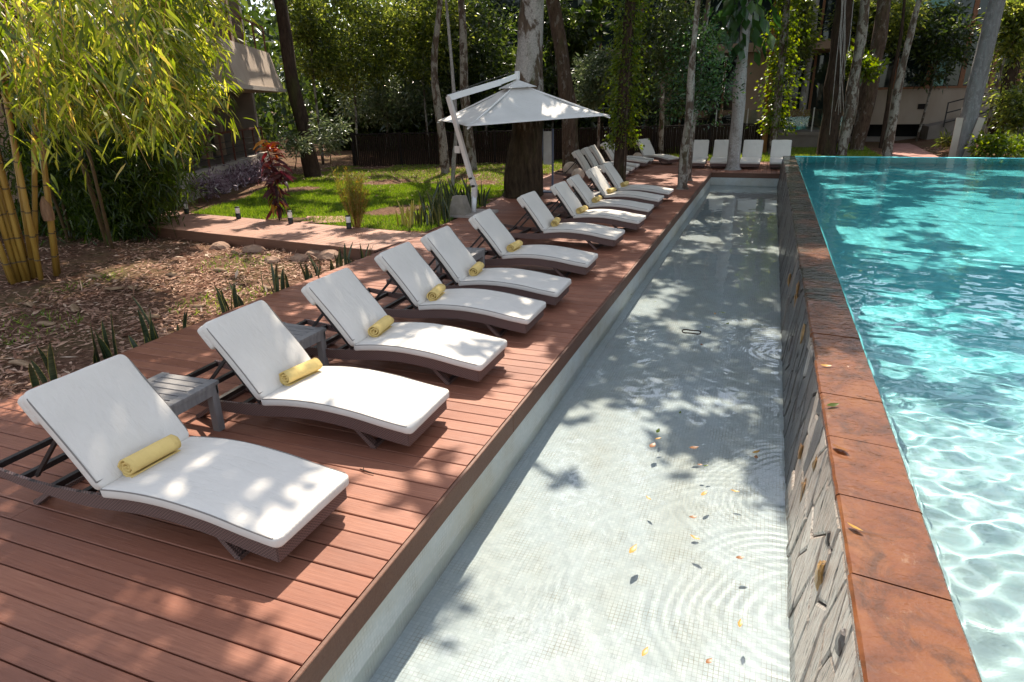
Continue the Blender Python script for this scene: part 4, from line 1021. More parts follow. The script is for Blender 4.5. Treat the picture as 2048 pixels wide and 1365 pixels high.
# understory trees
def under(label, c, r_px, Y, mat, n_, per, L, W, cr=.3, base=None, stem=.06, name='understory_tree', cat='tree', group='understory trees', ry=None):
    ctr = pix(c[0], c[1], Y); k = depth_of(ctr)/F_PX; rx_, rz_ = r_px[0]*k, r_px[1]*k
    b0 = Vector((ctr.x+random.uniform(-.3, .3), ctr.y, ground_z(ctr.x, ctr.y)-.03)) if base is None else pixz(base[0], base[1], -.05)
    root = empty(name, tuple(b0)); tag(root, label, cat, group)
    if Y > 22: cr, L, W = cr*.72, L*1.3, W*1.35
    crown_part(root, ctr, (rx_, ry or min(rx_, 1.8), rz_), n_, per, cr, mat, L, W)
    m_ = MB(); pm = b0.lerp(ctr, .55)+Vector((random.uniform(-.15, .15), 0, 0)); P, Q = smooth_pts([b0, pm, ctr], [stem, stem*.8, stem*.4], 4); m_.tube([p-b0 for p in P], Q, 8, True, .3); m_.build('trunk', 'bark_mottled', root, True)
    for q in range(5):
        e = ctr+Vector((random.uniform(-.7, .7)*rx_, random.uniform(-.5, .5), random.uniform(-.2, .8)*rz_)); s_ = pm.lerp(ctr, random.uniform(0, .8)); MB().tube([s_-b0, s_.lerp(e, .5)+Vector((0, 0, .1))-b0, e-b0], [stem*.45, stem*.3, stem*.12], 6).build('branch', 'bark_mottled', root, True)
    return root
under('tall pale-green tree above the left end of the reed fence', (700, 85), (105, 110), 25.5, 'leaf_light', 110, 70, .17, .06, .34)
under('yellow-green tree above the middle of the reed fence', (845, 60), (110, 95), 27.5, 'leaf_light', 110, 70, .18, .06, .36)
under('grey-green leafy tree low behind the reed fence', (770, 185), (135, 60), 28.0, 'leaf_grey', 120, 60, .15, .06, .34)
under('dark leafy tree left of the massive lichen trunk', (965, 110), (85, 130), 29.0, 'leaf_forest', 120, 60, .17, .06, .36)
under('light bushy tree right of the balcony', (618, 60), (50, 95), 23.5, 'leaf_light', 70, 60, .16, .055, .3)
under('small pale-leaved shrub tree right of the leaning mossy trunk', (655, 268), (42, 36), 18.8, 'leaf_grey', 26, 34, .17, .045, .16, (665, 350), .025, 'shrub', 'shrub', 'shrubs')
under('small pale shrub left of the leaning mossy trunk', (588, 288), (26, 22), 18.3, 'leaf_grey', 14, 34, .16, .045, .15, (590, 340), .02, 'shrub', 'shrub', 'shrubs')
under('small tree with pale sunlit crown behind the far loungers', (1195, 158), (46, 58), 26.5, 'leaf_grey', 60, 60, .14, .055, .24, (1196, 318), .07)
under('dark round-topped tree above the far deck corner', (1325, 70), (75, 75), 27.0, 'leaf_forest', 90, 60, .15, .055, .3, (1322, 315), .12)
under('leafy tree between the massive trunk and the brown trunk', (1110, 40), (45, 60), 31.0, 'leaf_forest', 50, 60, .18, .06, .32)
under('bright ivy-leaved tree behind the ochre stem', (1600, 70), (28, 80), 35.0, 'leaf_light', 40, 50, .2, .07, .34)
under('small bright-leaved tree in front of the swollen trunk', (1722, 128), (36, 26), 31.5, 'leaf_ivy', 28, 40, .17, .09, .24)
under('leafy tree in front of the tall windows, left of the fork', (1755, 40), (75, 65), 37.5, 'leaf_light', 80, 60, .2, .07, .36)
under('thin leafy tree in front of the tall windows beside the palm', (1880, 85), (70, 75), 38.0, 'leaf_forest', 60, 50, .2, .075, .34)
under('leafy tree at the far right above the bank', (2035, 40), (35, 70), 32.0, 'leaf_light', 46, 50, .2, .07, .32)
under('bright bush on the bank right of the ivy-clad trunk', (2040, 215), (34, 40), 31.0, 'leaf_light', 30, 50, .15, .06, .24, None, .04, 'shrub', 'shrub', 'shrubs')
under('low dark shrub at the foot of the bank', (1995, 292), (60, 18), 28.5, 'leaf_ivy', 34, 40, .13, .055, .2, None, .02, 'shrub', 'shrub', 'shrubs')
under('bright low plant left of the palm', (1893, 285), (16, 14), 30.5, 'leaf_light', 8, 26, .2, .04, .14, None, .015, 'shrub', 'shrub', 'shrubs')
under('bush beside the garden steps', (1598, 232), (12, 14), 35.5, 'leaf_light', 12, 30, .13, .06, .16, None, .02, 'shrub', 'shrub', 'shrubs')
under('leafy shrub hanging over the reed fence', (1060, 190), (60, 60), 30.0, 'leaf_forest', 50, 50, .17, .06, .3)
under('dense dark shrub against the pavilion terrace', (1300, 200), (70, 50), 33.0, 'leaf_forest', 50, 50, .18, .06, .3)

# woodland closing the view behind the buildings
def slab_leaves(x0, x1, y0, y1, z1, n_):
    P = np.stack([rng.uniform(x0, x1, n_), rng.uniform(y0, y1, n_), rng.uniform(0, z1, n_)], 1)
    P[:, 2] *= .75+.25*np.sin(P[:, 0]*.7); return P
P = np.concatenate([slab_leaves(-60, 45, 50, 58, 16, 26000), slab_leaves(-40, -24, 8, 50, 15, 15000), slab_leaves(-23, -8, 31, 33.6, 8, 9000), slab_leaves(18, 30, 10, 50, 14, 8000)])
D = rng.normal(size=P.shape)+np.array([0, 0, -.4])
wl = leaves('woodland', P, D, rng.uniform(.45, .9, len(P)), .34, 'leaf_forest'); tag(wl, 'dark mass of woodland behind the buildings', 'woodland', kind='stuff')

# --- golden bamboo
bb = empty('bamboo_clump', (-10.5, 6.35, -.12)); tag(bb, 'large clump of golden bamboo with drooping leaves at the left edge', 'bamboo')
culms = []
for k in range(12):
    a = random.uniform(0, 6.28); r_ = random.uniform(.05, .5); x0, y0 = math.cos(a)*r_, math.sin(a)*r_
    lean = Vector((math.cos(a)*.10+random.uniform(-.05, .10), math.sin(a)*.08, 1)); Hc = random.uniform(6, 8)
    if k == 3: lean = Vector((.30, .05, 1))
    pts = [Vector((x0, y0, 0))+lean*z+Vector((lean.x*z*z*.02, 0, 0)) for z in np.linspace(0, Hc, 9)]; rad = [.040*(1-.45*i/8) for i in range(9)]
    c_ = MB().tube(pts, rad, 10).build('culm', 'bamboo_culm', bb, True); culms.append(pts)
    nm = MB()
    for z in np.arange(.3, Hc, .36):
        t = z/Hc*8; i = min(7, int(t)); p = pts[i].lerp(pts[i+1], t-i); q = pts[i].lerp(pts[i+1], min(1, t-i+.03)); nm.tube([p, p+(q-p).normalized()*.02], rad[i]*1.12, 10)
    nm.build('nodes', 'bamboo_node', c_)['kind'] = 'stuff'
for z in (1.15, 2.05, 2.35, .75):
    pts = culms[int(z*10) % 12]; t = z/7*8; p = pts[int(t)]; MB().lathe([(.075, 0), (.085, .1), (.07, .26), (.02, .36)], 9, p.x, p.y-.02).build('culm_sheath', 'culm_sheath', bb).location = (0, 0, p.z-.1)
BP, BD, BR = [], [], MB()
def spray(o_, d_, ln, n_lv):
    d_ = d_.normalized(); prev = o_
    pts = []
    for i in range(6): t = i/5; pts.append(o_+d_*ln*t+Vector((0, 0, -.42*ln*t*t)))
    BR.tube(pts, [.007, .006, .005, .004, .003, .002], 4)
    for q in range(n_lv):
        t = random.uniform(.15, 1); i = min(4, int(t*5)); p = pts[i].lerp(pts[i+1], t*5-i); dd = (pts[i+1]-pts[i]).normalized()
        side = Vector((random.gauss(0, 1), random.gauss(0, 1), random.gauss(-.5, .5))).normalized()
        off = Vector((random.gauss(0, .10), random.gauss(0, .10), random.gauss(0, .08))); BP.append(p+off); BD.append(dd*.5+side*.95)
bloc = Vector(bb.location)
for k in range(300):      # sunlit arching sprays over the mulch
    c_ = random.choice(culms); i = random.randint(2, 6); p = c_[i].lerp(c_[i+1], random.random())
    qx = random.uniform(80, 380); ylow = 275 if qx < 330 else 275-(qx-330)*.8
    tgt = pix(qx, random.uniform(-60, ylow-40), random.uniform(6.2, 8.6))-bloc
    o_ = tgt+Vector((random.uniform(-.8, .1), random.uniform(-.4, .4), random.uniform(.0, .4))); spray(o_, tgt-o_+Vector((random.uniform(-.3, .7), random.uniform(-.4, .4), .1)), random.uniform(.5, 1.0), 48)
for k in range(46):
    qx = random.uniform(320, 410); tgt = pix(qx, random.uniform(20, 270-(qx-330)*.75), random.uniform(7.0, 8.4))-bloc; o_ = tgt+Vector((-.6, 0, .15)); spray(o_, tgt-o_, random.uniform(.4, .7), 26)
for k in range(60): # long drooping leaves near the top left
    tgt = pix(random.uniform(0, 330), random.uniform(-40, 200), random.uniform(4.6, 6.2))-bloc; o_ = tgt+Vector((random.uniform(-.6, .3), 0, .4)); spray(o_, tgt-o_, random.uniform(.6, 1.0), 26)
for k in range(12):      # main branches from culms into the sprays
    c_ = culms[k % 12]; p = c_[4]; e = pix(120+k*28, 60+(k*53) % 200, 7.5)-bloc; BR.tube([p, p.lerp(e, .5)+Vector((0, 0, .35)), e], [.025, .016, .008], 6)
BR.build('branches', 'bamboo_culm', bb); arr = np.array([tuple(p) for p in BP]); ad = np.array([tuple(p) for p in BD])
leaves('foliage', arr, ad, rng.uniform(.15, .29, len(arr)), rng.uniform(.020, .036, len(arr)), 'leaf_bamboo', bb, droop=.22, fold=.1)
# shaded undergrowth of bamboo shoots behind, shade deepened by dark leaf tints
ug = empty('bamboo_thicket', (-12.6, 8.6, -.1)); tag(ug, 'dark leafy bamboo thicket in shade behind the golden culms', 'bamboo')
P = np.concatenate([clumps(pix(x, y, Y), (.9, .9, .7), 34, 80, .3)[0] for x, y, Y in ((140, 300, 9), (230, 360, 9.4), (60, 330, 9.5), (270, 280, 10), (200, 430, 9.2), (10, 400, 9.8), (110, 400, 9.8), (280, 400, 10.2), (60, 200, 10.5), (180, 180, 11), (20, 80, 11), (300, 180, 11.5), (260, 60, 12), (120, 80, 11.5))])
P = P[P[:, 2] > -.1]-np.array(ug.location); leaves('foliage', P, rng.normal(size=P.shape)+np.array([.2, 0, -.7]), .24, .026, 'leaf_bamboo', ug, np.clip(rng.normal(.06, .12, len(P)), 0, 1), droop=.25)
m_ = MB()
for k in range(14): x = random.uniform(-1.6, 1.6); y = random.uniform(-1.2, 1.2); m_.tube([(x, y, 0), (x+random.uniform(-.3, .3), y, 2.0), (x+random.uniform(-.8, .8), y, 4.2)], [.03, .026, .018], 6)
m_.build('stems', 'bamboo_node', ug, True)

# --- cordyline with red crown, feathery young plant, purple bed
co = empty('red_cordyline', (-9.88, 11.42, -.05)); tag(co, 'red and purple leaved cordyline growing beside the boardwalk', 'plant')
MB().tube([(0, 0, 0), (.04, 0, .6), (.0, .02, 1.15), (-.05, 0, 1.5)], [.022, .02, .016, .012], 6).build('stem', 'bark_brown', co, True); MB().tube([(.28, 0, 0), (.02, 0, 1.0)], .012, 6).build('stake', 'bark_ochre', co)
LP, LD, LT = [], [], []
for cz, n_, tl, dz in ((1.52, 30, .85, .35), (1.25, 24, .6, .1), (1.0, 40, .3, -.3), (.72, 26, .25, -.6), (.42, 22, .3, -.9), (.36, 8, 1.0, -.6)):
    for q in range(n_):
        a = random.uniform(0, 6.28); LP.append((random.gauss(0, .05)+(.22 if cz == 1.0 and q % 2 else 0), random.gauss(0, .05), cz+random.gauss(0, .09))); LD.append((math.cos(a), math.sin(a), dz+random.gauss(0, .3))); LT.append(min(1, max(0, random.gauss(tl, .15))))
leaves('foliage', np.array(LP), np.array(LD), rng.uniform(.2, .36, len(LP)), .075, 'leaf_red', co, np.array(LT), droop=.35)
fp = empty('feathery_plant', (-7.55, 10.92, -.05)); tag(fp, 'feathery yellow-green young plant beside the last boardwalk light', 'plant')
LP, LD = [], []; sm_ = MB()
for q in range(34):
    a = random.uniform(0, 6.28); r_ = random.uniform(.03, .34); zt = random.uniform(.6, 1.2); e = Vector((math.cos(a)*r_, math.sin(a)*r_, zt)); sm_.tube([(e.x*.15, e.y*.15, 0), (e.x*.6, e.y*.6, zt*.6), tuple(e)], [.007, .005, .003], 4)
    for j in range(95): t = random.uniform(.32, 1); p = Vector((e.x*t, e.y*t, zt*t)); LP.append(p+Vector((random.gauss(0, .03), random.gauss(0, .03), random.gauss(0, .02)))); LD.append((random.gauss(0, .6), random.gauss(0, .6), .8))
sm_.build('stems', 'bark_ochre', fp); leaves('foliage', np.array([tuple(p) for p in LP]), np.array(LD), .09, .010, 'leaf_feather', fp)
pb = empty('purple_bed', (-16, 16.5, 0)); tag(pb, 'bed of pink and purple foliage plants along the concrete plinth', 'plants', kind='stuff')
ctr = np.array([(-15.3+t*-2.4+.35, 15.0+t*4.6, .16) for t in np.linspace(0, 1, 34)])+rng.normal(0, .22, (34, 3))*np.array([1.2, 1.2, .2])
P = (ctr[:, None, :]+rng.normal(0, .17, (34, 110, 3))).reshape(-1, 3); P[:, 2] = np.abs(P[:, 2]); P = P-np.array(pb.location)
leaves('foliage', P, rng.normal(size=P.shape)+np.array([0, 0, .5]), .13, .045, 'leaf_purple', pb)
under('dark low shrub at the left end of the purple bed', (420, 372), (26, 16), 13.6, 'leaf_purple', 14, 40, .13, .05, .14, None, .012, 'shrub', 'shrub', 'shrubs')

# --- snake plants along the deck edge and round the parasol foot
def snake(x, y, n_, h, sp, label, z0, yellow=.0):
    o = empty('snake_plant', (x, y, z0)); tag(o, label, 'plant', 'snake plants along the deck edge')
    for q in range(n_):
        a = random.uniform(0, 6.28); bx, by = random.gauss(0, sp), random.gauss(0, sp); hh = h*random.uniform(.55, 1.1); lx, ly = random.gauss(0, .16)*hh, random.gauss(0, .16)*hh; wd = random.uniform(.022, .034)*(1 if h < .6 else 1.15)
        S = Vector((math.cos(a), math.sin(a), 0)); U_ = Vector((-S.y, S.x, 0)); vs = []; tt = []
        for t, w_ in ((0, .45), (.25, .95), (.55, 1.0), (.82, .7), (.95, .3), (1.0, .02)):
            c_ = Vector((bx+lx*t*t, by+ly*t*t, hh*t)); tw_ = .5*t
            s2 = S*math.cos(tw_)+U_*math.sin(tw_); n2 = U_*math.cos(tw_)-S*math.sin(tw_)
            for e, cu, ti in ((-1, .30, 1.0), (-.72, .14, yellow), (0, 0, yellow), (.72, .14, yellow), (1, .30, 1.0)): vs.append(c_+s2*e*w_*wd+n2*cu*w_*wd); tt.append(ti)
        F = [(i*5+k, i*5+k+1, i*5+6+k, i*5+5+k) for i in range(5) for k in range(4)]
        link('leaf', np_mesh('leaf', [tuple(v) for v in vs], F, tt, True), 'leaf_snake', o)
edge = [(-6.02, 3.55, 4, .55), (-6.05, 4.15, 6, .62), (-5.98, 4.45, 2, .3), (-6.04, 4.75, 5, .6), (-6.12, 5.15, 4, .35), (-5.99, 5.75, 5, .5), (-6.1, 6.15, 3, .4), (-6.0, 6.6, 6, .6), (-6.04, 6.95, 5, .45), (-5.99, 7.35, 5, .45), (-6.06, 7.7, 6, .5), (-6.0, 8.05, 4, .4), (-6.04, 8.35, 6, .5), (-6.0, 8.75, 5, .52), (-6.3, 8.5, 3, .35), (-6.35, 3.1, 4, .5)]
edge.sort(key=lambda e: e[1])
for i, (x, y, n_, h) in enumerate(edge): snake(x, y, n_, h, .06, 'snake plant at the deck edge, %s from the camera towards the boardwalk' % ORD[i], ground_z(x, y)-.02, .0 if i % 3 else .45)
for i, (x, y, n_, h, ye) in enumerate([(-6.6, 11.35, 16, .55, .9), (-6.35, 11.55, 14, .5, .6), (-6.2, 11.95, 16, .75, .0), (-6.45, 12.2, 14, .8, 0), (-6.5, 12.9, 14, .85, 0), (-6.35, 13.5, 16, .85, 0), (-6.3, 14.1, 12, .7, 0)]):
    snake(x, y, n_, h, .13, ['yellow-edged snake plant clump nearest the boardwalk corner', 'yellowish snake plant clump left of the stone weight', 'tall dark snake plants left of the stone weight', 'dark snake plants behind the stone weight', 'tall dark snake plants behind the parasol foot', 'dark snake plants right of the parasol foot', 'low snake plants towards the massive trunk'][i], -.06, ye)

# --- ground cover: lawn, leaf litter, husks and rocks
def scatter(n_, x0, x1, y0, y1, test=None):
    x = rng.uniform(x0, x1, n_); y = rng.uniform(y0, y1, n_)
    if test is not None: k = test(x, y); x, y = x[k], y[k]
    z = np.array([ground_z(a, b_) for a, b_ in zip(x, y)]); return np.stack([x, y, z], 1)
def in_lawn(x, y):
    front = 10.95+(-5.9-x)*.085; side = -6.0-.08*(y-11); back = np.interp(x, [-15.6, -10.3, -6.8], [22.7, 24.8, 27.7]); lft = np.interp(y, [11, 14, 20], [-13.2, -14.0, -17.0])
    bare = np.sin(x*1.9+1)*np.sin(y*1.3)+.6*np.sin(x*.7-y*.9) ; far = (y > 17.5)
    return (y > front) & (x < side) & (y < back) & (x > lft+.8) & (bare+far*-.5 < np.where(far, .15, .95))
P = np.concatenate([scatter(130000, -16, -6, 11, 18, in_lawn), scatter(50000, -17, -6, 17, 27, in_lawn)]); P[:, 2] -= .01
gl_ = leaves('lawn_grass', P, np.stack([rng.normal(0, .5, len(P)), rng.normal(0, .5, len(P)), np.ones(len(P))], 1), rng.uniform(.05, .11, len(P)), .012, 'leaf_grass', fold=.05); tag(gl_, 'short green lawn grass behind the boardwalk', 'grass', kind='stuff')
def far_lawn(x, y): return ~((x > pixz(1783, 318).x-.2) & (x < 8.2)) & (y > 26.9) & ~((x < -4) & (y < 28.5))
P = scatter(52000, -4.5, 10, 26.95, 37, far_lawn); P[:, 2] -= .01
gl_ = leaves('far_grass', P, np.stack([rng.normal(0, .5, len(P)), rng.normal(0, .5, len(P)), np.ones(len(P))], 1), rng.uniform(.08, .16, len(P)), .024, 'leaf_grass', fold=.05, tint=np.clip(rng.normal(.7, .2, len(P)), 0, 1)); tag(gl_, 'sunny yellow-green grass beyond the far deck', 'grass', kind='stuff')
def mulch(x, y): return (x < -6.0) & (y < 9.1+(-5.9-x)*.13) & (np.sin(x*2.3+y)*np.sin(y*2.9-x*.7)+rng.uniform(-.7, .7, len(x)) > -.55)
P = np.concatenate([scatter(13000, -13.5, -5.95, 2.2, 10.2, mulch), scatter(6500, -9.5, -5.95, 3.0, 9.5, mulch)]); P[:, 2] += rng.uniform(-.005, .03, len(P))
ll = leaves('leaf_litter', P, np.stack([rng.normal(0, 1, len(P)), rng.normal(0, 1, len(P)), rng.normal(0, .18, len(P))], 1), rng.uniform(.05, .15, len(P))*np.where(rng.random(len(P)) < .08, 1.8, 1), rng.uniform(.012, .035, len(P))*np.where(rng.random(len(P)) < .1, 1.8, 1), 'leaf_dry', up=(0, 0, 1), fold=.2); tag(ll, 'dry pinkish leaf litter covering the bed beside the deck', 'litter', kind='stuff')
P = np.concatenate([scatter(2500, -17, -6, 15, 25), scatter(1500, 6, 11, 27, 34), scatter(900, -4, 6, 27, 33)]); P[:, 2] += .02
l2 = leaves('leaf_litter', P, np.stack([rng.normal(0, 1, len(P)), rng.normal(0, 1, len(P)), rng.normal(0, .18, len(P))], 1), rng.uniform(.07, .16, len(P)), .04, 'leaf_dry', up=(0, 0, 1), fold=.2); tag(l2, 'scattered dry leaves on the lawn and the bank', 'litter', kind='stuff')
P = scatter(2600, -9.5, -6.1, 4.2, 8.9, lambda x, y: np.sin(x*2.1)*np.sin(y*1.7) > .35)
l3 = leaves('bed_grass', P, np.stack([rng.normal(0, .7, len(P)), rng.normal(0, .7, len(P)), np.ones(len(P))], 1), rng.uniform(.05, .12, len(P)), .012, 'leaf_grass'); tag(l3, 'sparse tufts of grass among the leaf litter', 'grass', kind='stuff')
HUSK = [((45, 728), .34, 10), ((95, 648), .26, 15), ((150, 618), .3, -20), ((230, 580), .28, 20), ((265, 578), .26, -15), ((345, 552), .22, 10), ((440, 541), .26, 5), ((500, 488), .24, 30), ((560, 552), .3, 12), ((395, 612), .22, 0), ((300, 632), .3, 8), ((60, 612), .3, -10), ((190, 560), .24, 25), ((470, 505), .2, -8), ((535, 575), .2, 5)]
for i, ((px_, py_), L, rz) in enumerate(HUSK):
    p = pixz(px_, py_, -.15); m_ = MB(); vs = []; ns = 7
    for j, t in enumerate(np.linspace(0, 1, 7)):
        r_ = .05*math.sin(math.pi*(.12+.80*t))**.6
        for k in range(ns): a = R(-10+200*k/(ns-1)); vs.append((L*(t-.5), r_*math.cos(a), .012+r_*.75*math.sin(a)+.01*math.sin(t*5+i)))
    m_.add(vs, [(j*ns+k, j*ns+k+1, j*ns+ns+k+1, j*ns+ns+k) for j in range(6) for k in range(ns-1)])
    o = m_.build('bamboo_husk', 'husk', None, True); o.location = (p.x, p.y, ground_z(p.x, p.y)+.02); o.rotation_euler = (R(random.uniform(-15, 15)), R(random.uniform(-5, 5)), R(rz+random.uniform(-10, 10))); s2 = o.modifiers.new('thick', 'SOLIDIFY'); s2.thickness = .004
    tag(o, 'curled dry bamboo sheath on the leaf litter, %s from the left edge' % ORD[sorted(h[0][0] for h in HUSK).index(px_)], 'husk', 'dry bamboo sheaths on the bed')
for i, ((px_, py_), s_, lab) in enumerate([((508, 500), .17, 'rounded brown rock below the boardwalk edge'), ((545, 520), .12, 'small brown rock beside the rounded one'), ((660, 512), .2, 'flat reddish rock under the boardwalk near the deck corner'), ((630, 505), .15, 'reddish rock left of the flat one'), ((440, 490), .16, 'rock under the middle of the boardwalk edge'), ((600, 515), .14, 'pale curled stone among the snake plants'), ((330, 428), .13, 'small orange rock at the foot of the thin dark trunk'), ((690, 530), .12, 'small rock beside the deck corner')]):
    p = pixz(px_, py_, -.15); o = rock_mesh('rock', s_*1.3, s_, s_*.6, i+1, 'rock'); o.location = (p.x, p.y, ground_z(p.x, p.y)+s_*.2); tag(o, lab, 'rock', 'rocks around the bed')

# --- fallen leaves floating on the low pool and lying on the coping
FL = [(1266, 1100, 1.3, 0), (1408, 988, 1, 0), (1470, 983, .8, 0), (1388, 896, 1, 1), (1305, 892, 1.1, 1), (1316, 878, .8, 0), (1316, 863, 1.1, 2), (1512, 905, 1, 0), (1512, 915, .7, 1), (1480, 1248, .8, 0), (1290, 1305, .9, 0), (1297, 997, .7, 0), (1386, 1035, .7, 1), (1390, 1076, .9, 0), (1480, 1116, .7, 1), (1418, 1323, .6, 1), (1445, 626, 1.2, 2), (1430, 628, .8, 0), (1416, 655, .9, 2), (1490, 640, .8, 0), (1360, 826, .7, 2), (1455, 648, 1, 2), (1403, 690, .7, 1), (1262, 590, .6, 2), (1310, 604, .6, 2), (1412, 932, .6, 2), (1400, 930, .5, 1)]
lm = {}
def leaf_obj(name, p, s_, kind, lab, group, rz, tilt=0.0):
    k = kind
    if k not in lm:
        vs = []; L = .085
        for t, w_ in ((0, .02), (.2, .6), (.5, 1), (.8, .55), (1, .02)):
            for e in (-1, 0, 1): vs.append((L*(t-.5), e*w_*.016*(1.5 if k == 1 else 1), .004*abs(e)*w_+.008*(t-.5)**2*4))
        me = np_mesh('fallen_leaf', vs, [(i*3+q, i*3+q+1, i*3+4+q, i*3+3+q) for i in range(4) for q in (0, 1)], [.6 if k == 0 else .1 if k == 1 else .5]*15, True); me.materials.append(MAT['leaf_fallen' if k < 2 else 'leaf_ivy']); lm[k] = me
    o = bpy.data.objects.new(name, lm[k]); COL.objects.link(o); o.location = p; o.scale = (s_, s_, s_); o.rotation_euler = (tilt, 0, rz); tag(o, lab, 'leaf', group); return o
nm_ = ['yellow', 'reddish-brown', 'green']
FL.sort(key=lambda q: -q[1]); FL = [q for q in FL if pixz(q[0], q[1], LOW_W).x < .35]; cnt_ = [0, 0, 0]
for i, (x, y, s_, k) in enumerate(FL):
    p = pixz(x, y, LOW_W+.008); cnt_[k] += s_ < 1.25
    leaf_obj('fallen_leaf', p, s_, k, 'long yellow leaf floating alone on the bright near water' if s_ > 1.25 else 'small %s leaf on the low pool, %s nearest of its colour' % (nm_[k], ORD[cnt_[k]-1]), 'leaves floating on the low pool', random.uniform(0, 3.1))
for x, y, s_, k, lab in ((1680, 898, 1.2, 1, 'red and green leaf at a coping joint'), (1709, 1056, .9, 0, 'yellow leaf on the terracotta coping'), (1665, 811, 1.1, 2, 'narrow green leaf on the coping'), (1652, 732, .9, 0, 'dry tan leaf on the coping')):
    leaf_obj('fallen_leaf', pixz(x, y, .512), s_, k, lab, 'leaves on the coping', random.uniform(0, 3), R(15))
p = pixz(1383, 664, LOW_W+.012); o = MB().tube([(.11*math.cos(t), .07*math.sin(t), .006*math.sin(3*t)) for t in np.linspace(0, 6.0, 26)], .008, 6).build('floating_ring', 'bark_dark', None, True); o.location = p; tag(o, 'dark bent twig ring floating on the low pool', 'twig')
p = pixz(720, 940, .004); o = MB().tube([(0, 0, .006), (.05, -.012, .01), (.12, -.02, .006)], .004, 5).tube([(.03, -.005, .008), (.01, .03, .008)], .003, 5).build('twig', 'bark_dark'); o.location = p; tag(o, 'small forked twig lying on the deck by the closest lounger', 'twig')
# ================================================================== high crowns, mostly out of view, leaves placed to cast a chosen shade pattern
def vnoise(x, y, s, seed):
    g = np.random.default_rng(seed).random((128, 128)); xs, ys = x/s+37.3, y/s+11.7; i = np.floor(xs).astype(int); j = np.floor(ys).astype(int); fx = xs-i; fy = ys-j
    fx = fx*fx*(3-2*fx); fy = fy*fy*(3-2*fy); q = lambda a, b_: g[a % 128, b_ % 128]
    return (q(i, j)*(1-fx)+q(i+1, j)*fx)*(1-fy)+(q(i, j+1)*(1-fx)+q(i+1, j+1)*fx)*fy
X0, X1, Y0, Y1, ST = -20.0, 14.0, -2.0, 44.0, .25
DX, DY = np.meshgrid(np.arange(X0, X1, ST), np.arange(Y0, Y1, ST), indexing='ij'); DM = np.full(DX.shape, .55)
BOX = [(-6.5, -1.6, -2, 27, .66), (-6.5, -2.15, -2, 1.9, .68), (-2.15, -1.6, -2, 2.4, .10), (-6.5, -4.2, 2.0, 5.5, .45), (-4.2, -3.2, 2.0, 5.2, .58), (-3.3, -2.35, 1.75, 2.6, .66), (-2.35, -1.6, 1.9, 2.8, .12), (-3.2, -1.6, 2.8, 4.2, .04), (-3.2, -1.6, 4.2, 5.4, .5), (-2.3, -1.6, 8.5, 16, .60), (-6.5, -1.6, 5.4, 8.5, .88), (-6.5, -4.3, 5.4, 9.0, .62),
 (-1.65, .45, -2, 4.4, .0), (-1.65, .45, 4.4, 5.2, .42), (-1.65, .45, 5.2, 6.3, .62), (-1.65, .45, 6.3, 8.6, .80), (-1.65, .45, 8.6, 11.5, .55), (-1.65, .45, 11.5, 15, .70), (-1.65, .45, 14.5, 20, .6), (-1.65, .45, 20, 22.5, .55),
 (.45, .9, -2, 4.6, .08), (.45, .9, 4.6, 23, .82), (.9, 12, -2, 4.6, .02), (.9, 12, 4.6, 5.8, .25), (.9, 12, 5.8, 7.4, .35), (.9, 12, 7.4, 11.2, .52), (.9, 2.6, 11.2, 17, .6), (2.6, 12, 11.2, 17, .15), (.9, 12, 17, 23, .5),
 (-14, -6.5, -2, 9, .24), (-9.6, -6.2, 2.5, 8.6, .10), (-14, -5.9, 9, 11, .38), (-14, -10.2, 6.5, 9.5, .85), (-20, -11, 2, 12, .75), (-16, -6.4, 11, 12.8, .08), (-16, -6.4, 12.8, 15.8, .48), (-16, -6.4, 15.8, 21, .12), (-16, -6.4, 21, 27, .28), (-20, -14, -2, 30, .35),
 (-6.5, -1.5, 18.5, 27, .62), (-3, 1, 23, 26, .55), (-3.5, 5, 27, 36, .06), (5, 13, 23, 36, .25), (-16, -4, 27, 40, .30), (-4, 14, 36, 44, .25)]
for a, c, e, f, d in BOX: DM[(DX >= a) & (DX < c) & (DY >= e) & (DY < f)] = d
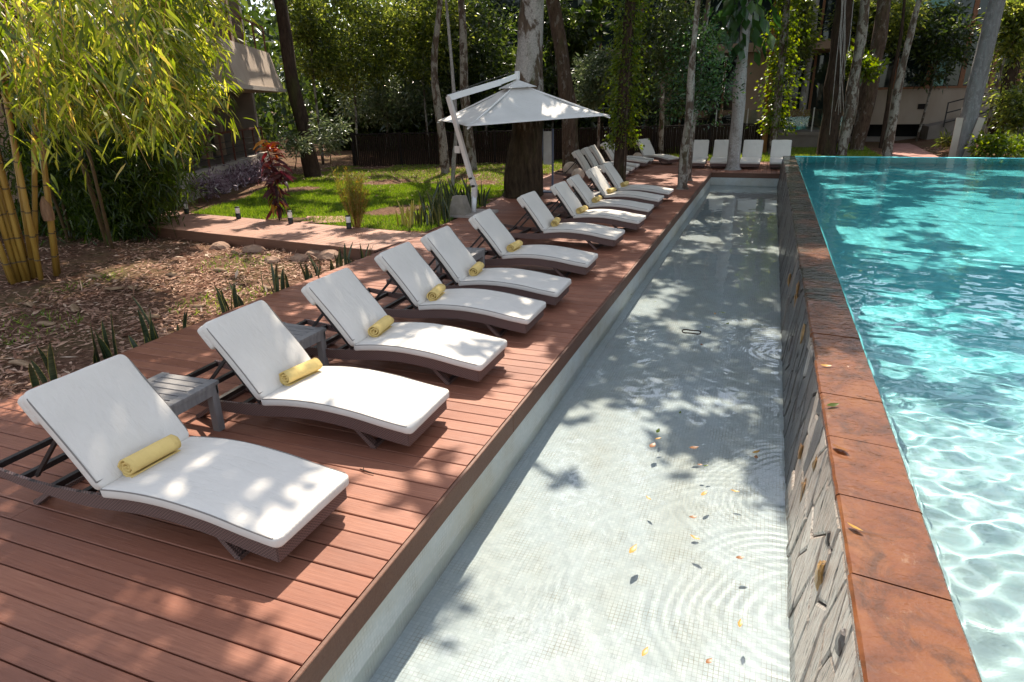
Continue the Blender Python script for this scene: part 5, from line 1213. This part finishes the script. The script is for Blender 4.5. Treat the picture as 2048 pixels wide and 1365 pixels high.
for _ in range(2):
    DM = (DM+np.roll(DM, 1, 0)+np.roll(DM, -1, 0)+np.roll(DM, 1, 1)+np.roll(DM, -1, 1))/5
NC = 560000
gx_ = rng.uniform(X0+.3, X1-.3, NC); gy_ = rng.uniform(Y0+.3, Y1-.3, NC); dd = DM[((gx_-X0)/ST).astype(int), ((gy_-Y0)/ST).astype(int)]
nz = .42*vnoise(gx_, gy_, 1.0, 1)+.36*vnoise(gx_, gy_, .40, 2)+.22*vnoise(gx_, gy_, .17, 3); nz = np.clip((nz-.25)/.50, 0, 1)
keep = nz < dd; gx_, gy_, dd = gx_[keep], gy_[keep], dd[keep]
Hh = 8.2+2.6*vnoise(gx_, gy_, 3.0, 7)+rng.normal(0, .25, len(gx_))+np.clip(gy_-24, 0, 30)*.14-1.6*np.clip((9-gy_)/4, 0, 1)
CP = np.stack([gx_+SUN_DX*Hh, gy_+SUN_DY*Hh, Hh], 1)
tops = np.array([(t[1].x, t[1].y) for t in TREES]); own = np.argmin(((CP[:, None, :2]-tops[None])**2).sum(2), 1)
for i, (root, tp, tp2, mat, r_) in enumerate(TREES):
    P = CP[own == i]
    if len(P) == 0: continue
    loc = np.array(root.location); n_ = len(P)
    leaves('crown', P-loc, np.stack([rng.normal(0, 1, n_), rng.normal(0, 1, n_), rng.normal(-.2, .35, n_)], 1), rng.uniform(.17, .30, n_), rng.uniform(.09, .13, n_), 'leaf_forest', root, up=(0, 0, 1), fold=.15)  # crown shaped by the shade wanted on the ground
    bmb = MB(); st_ = tp2.lerp(tp, .4)
    for k in rng.choice(n_, min(14, n_), False):
        e = Vector(P[k]); s_ = tp2.lerp(tp, random.random()); md = s_.lerp(e, .5)+Vector((random.uniform(-.4, .4), random.uniform(-.4, .4), random.uniform(.1, .5))); dn = (e-s_).length
        P2, Q2 = smooth_pts([s_-root.location, md-root.location, e-root.location], [max(.03, min(r_*.6, .02+.012*dn)), .03, .012], 4); bmb.tube(P2, Q2, 6)
    bmb.build('branch', mat, root, True)
print('canopy leaves', len(CP))
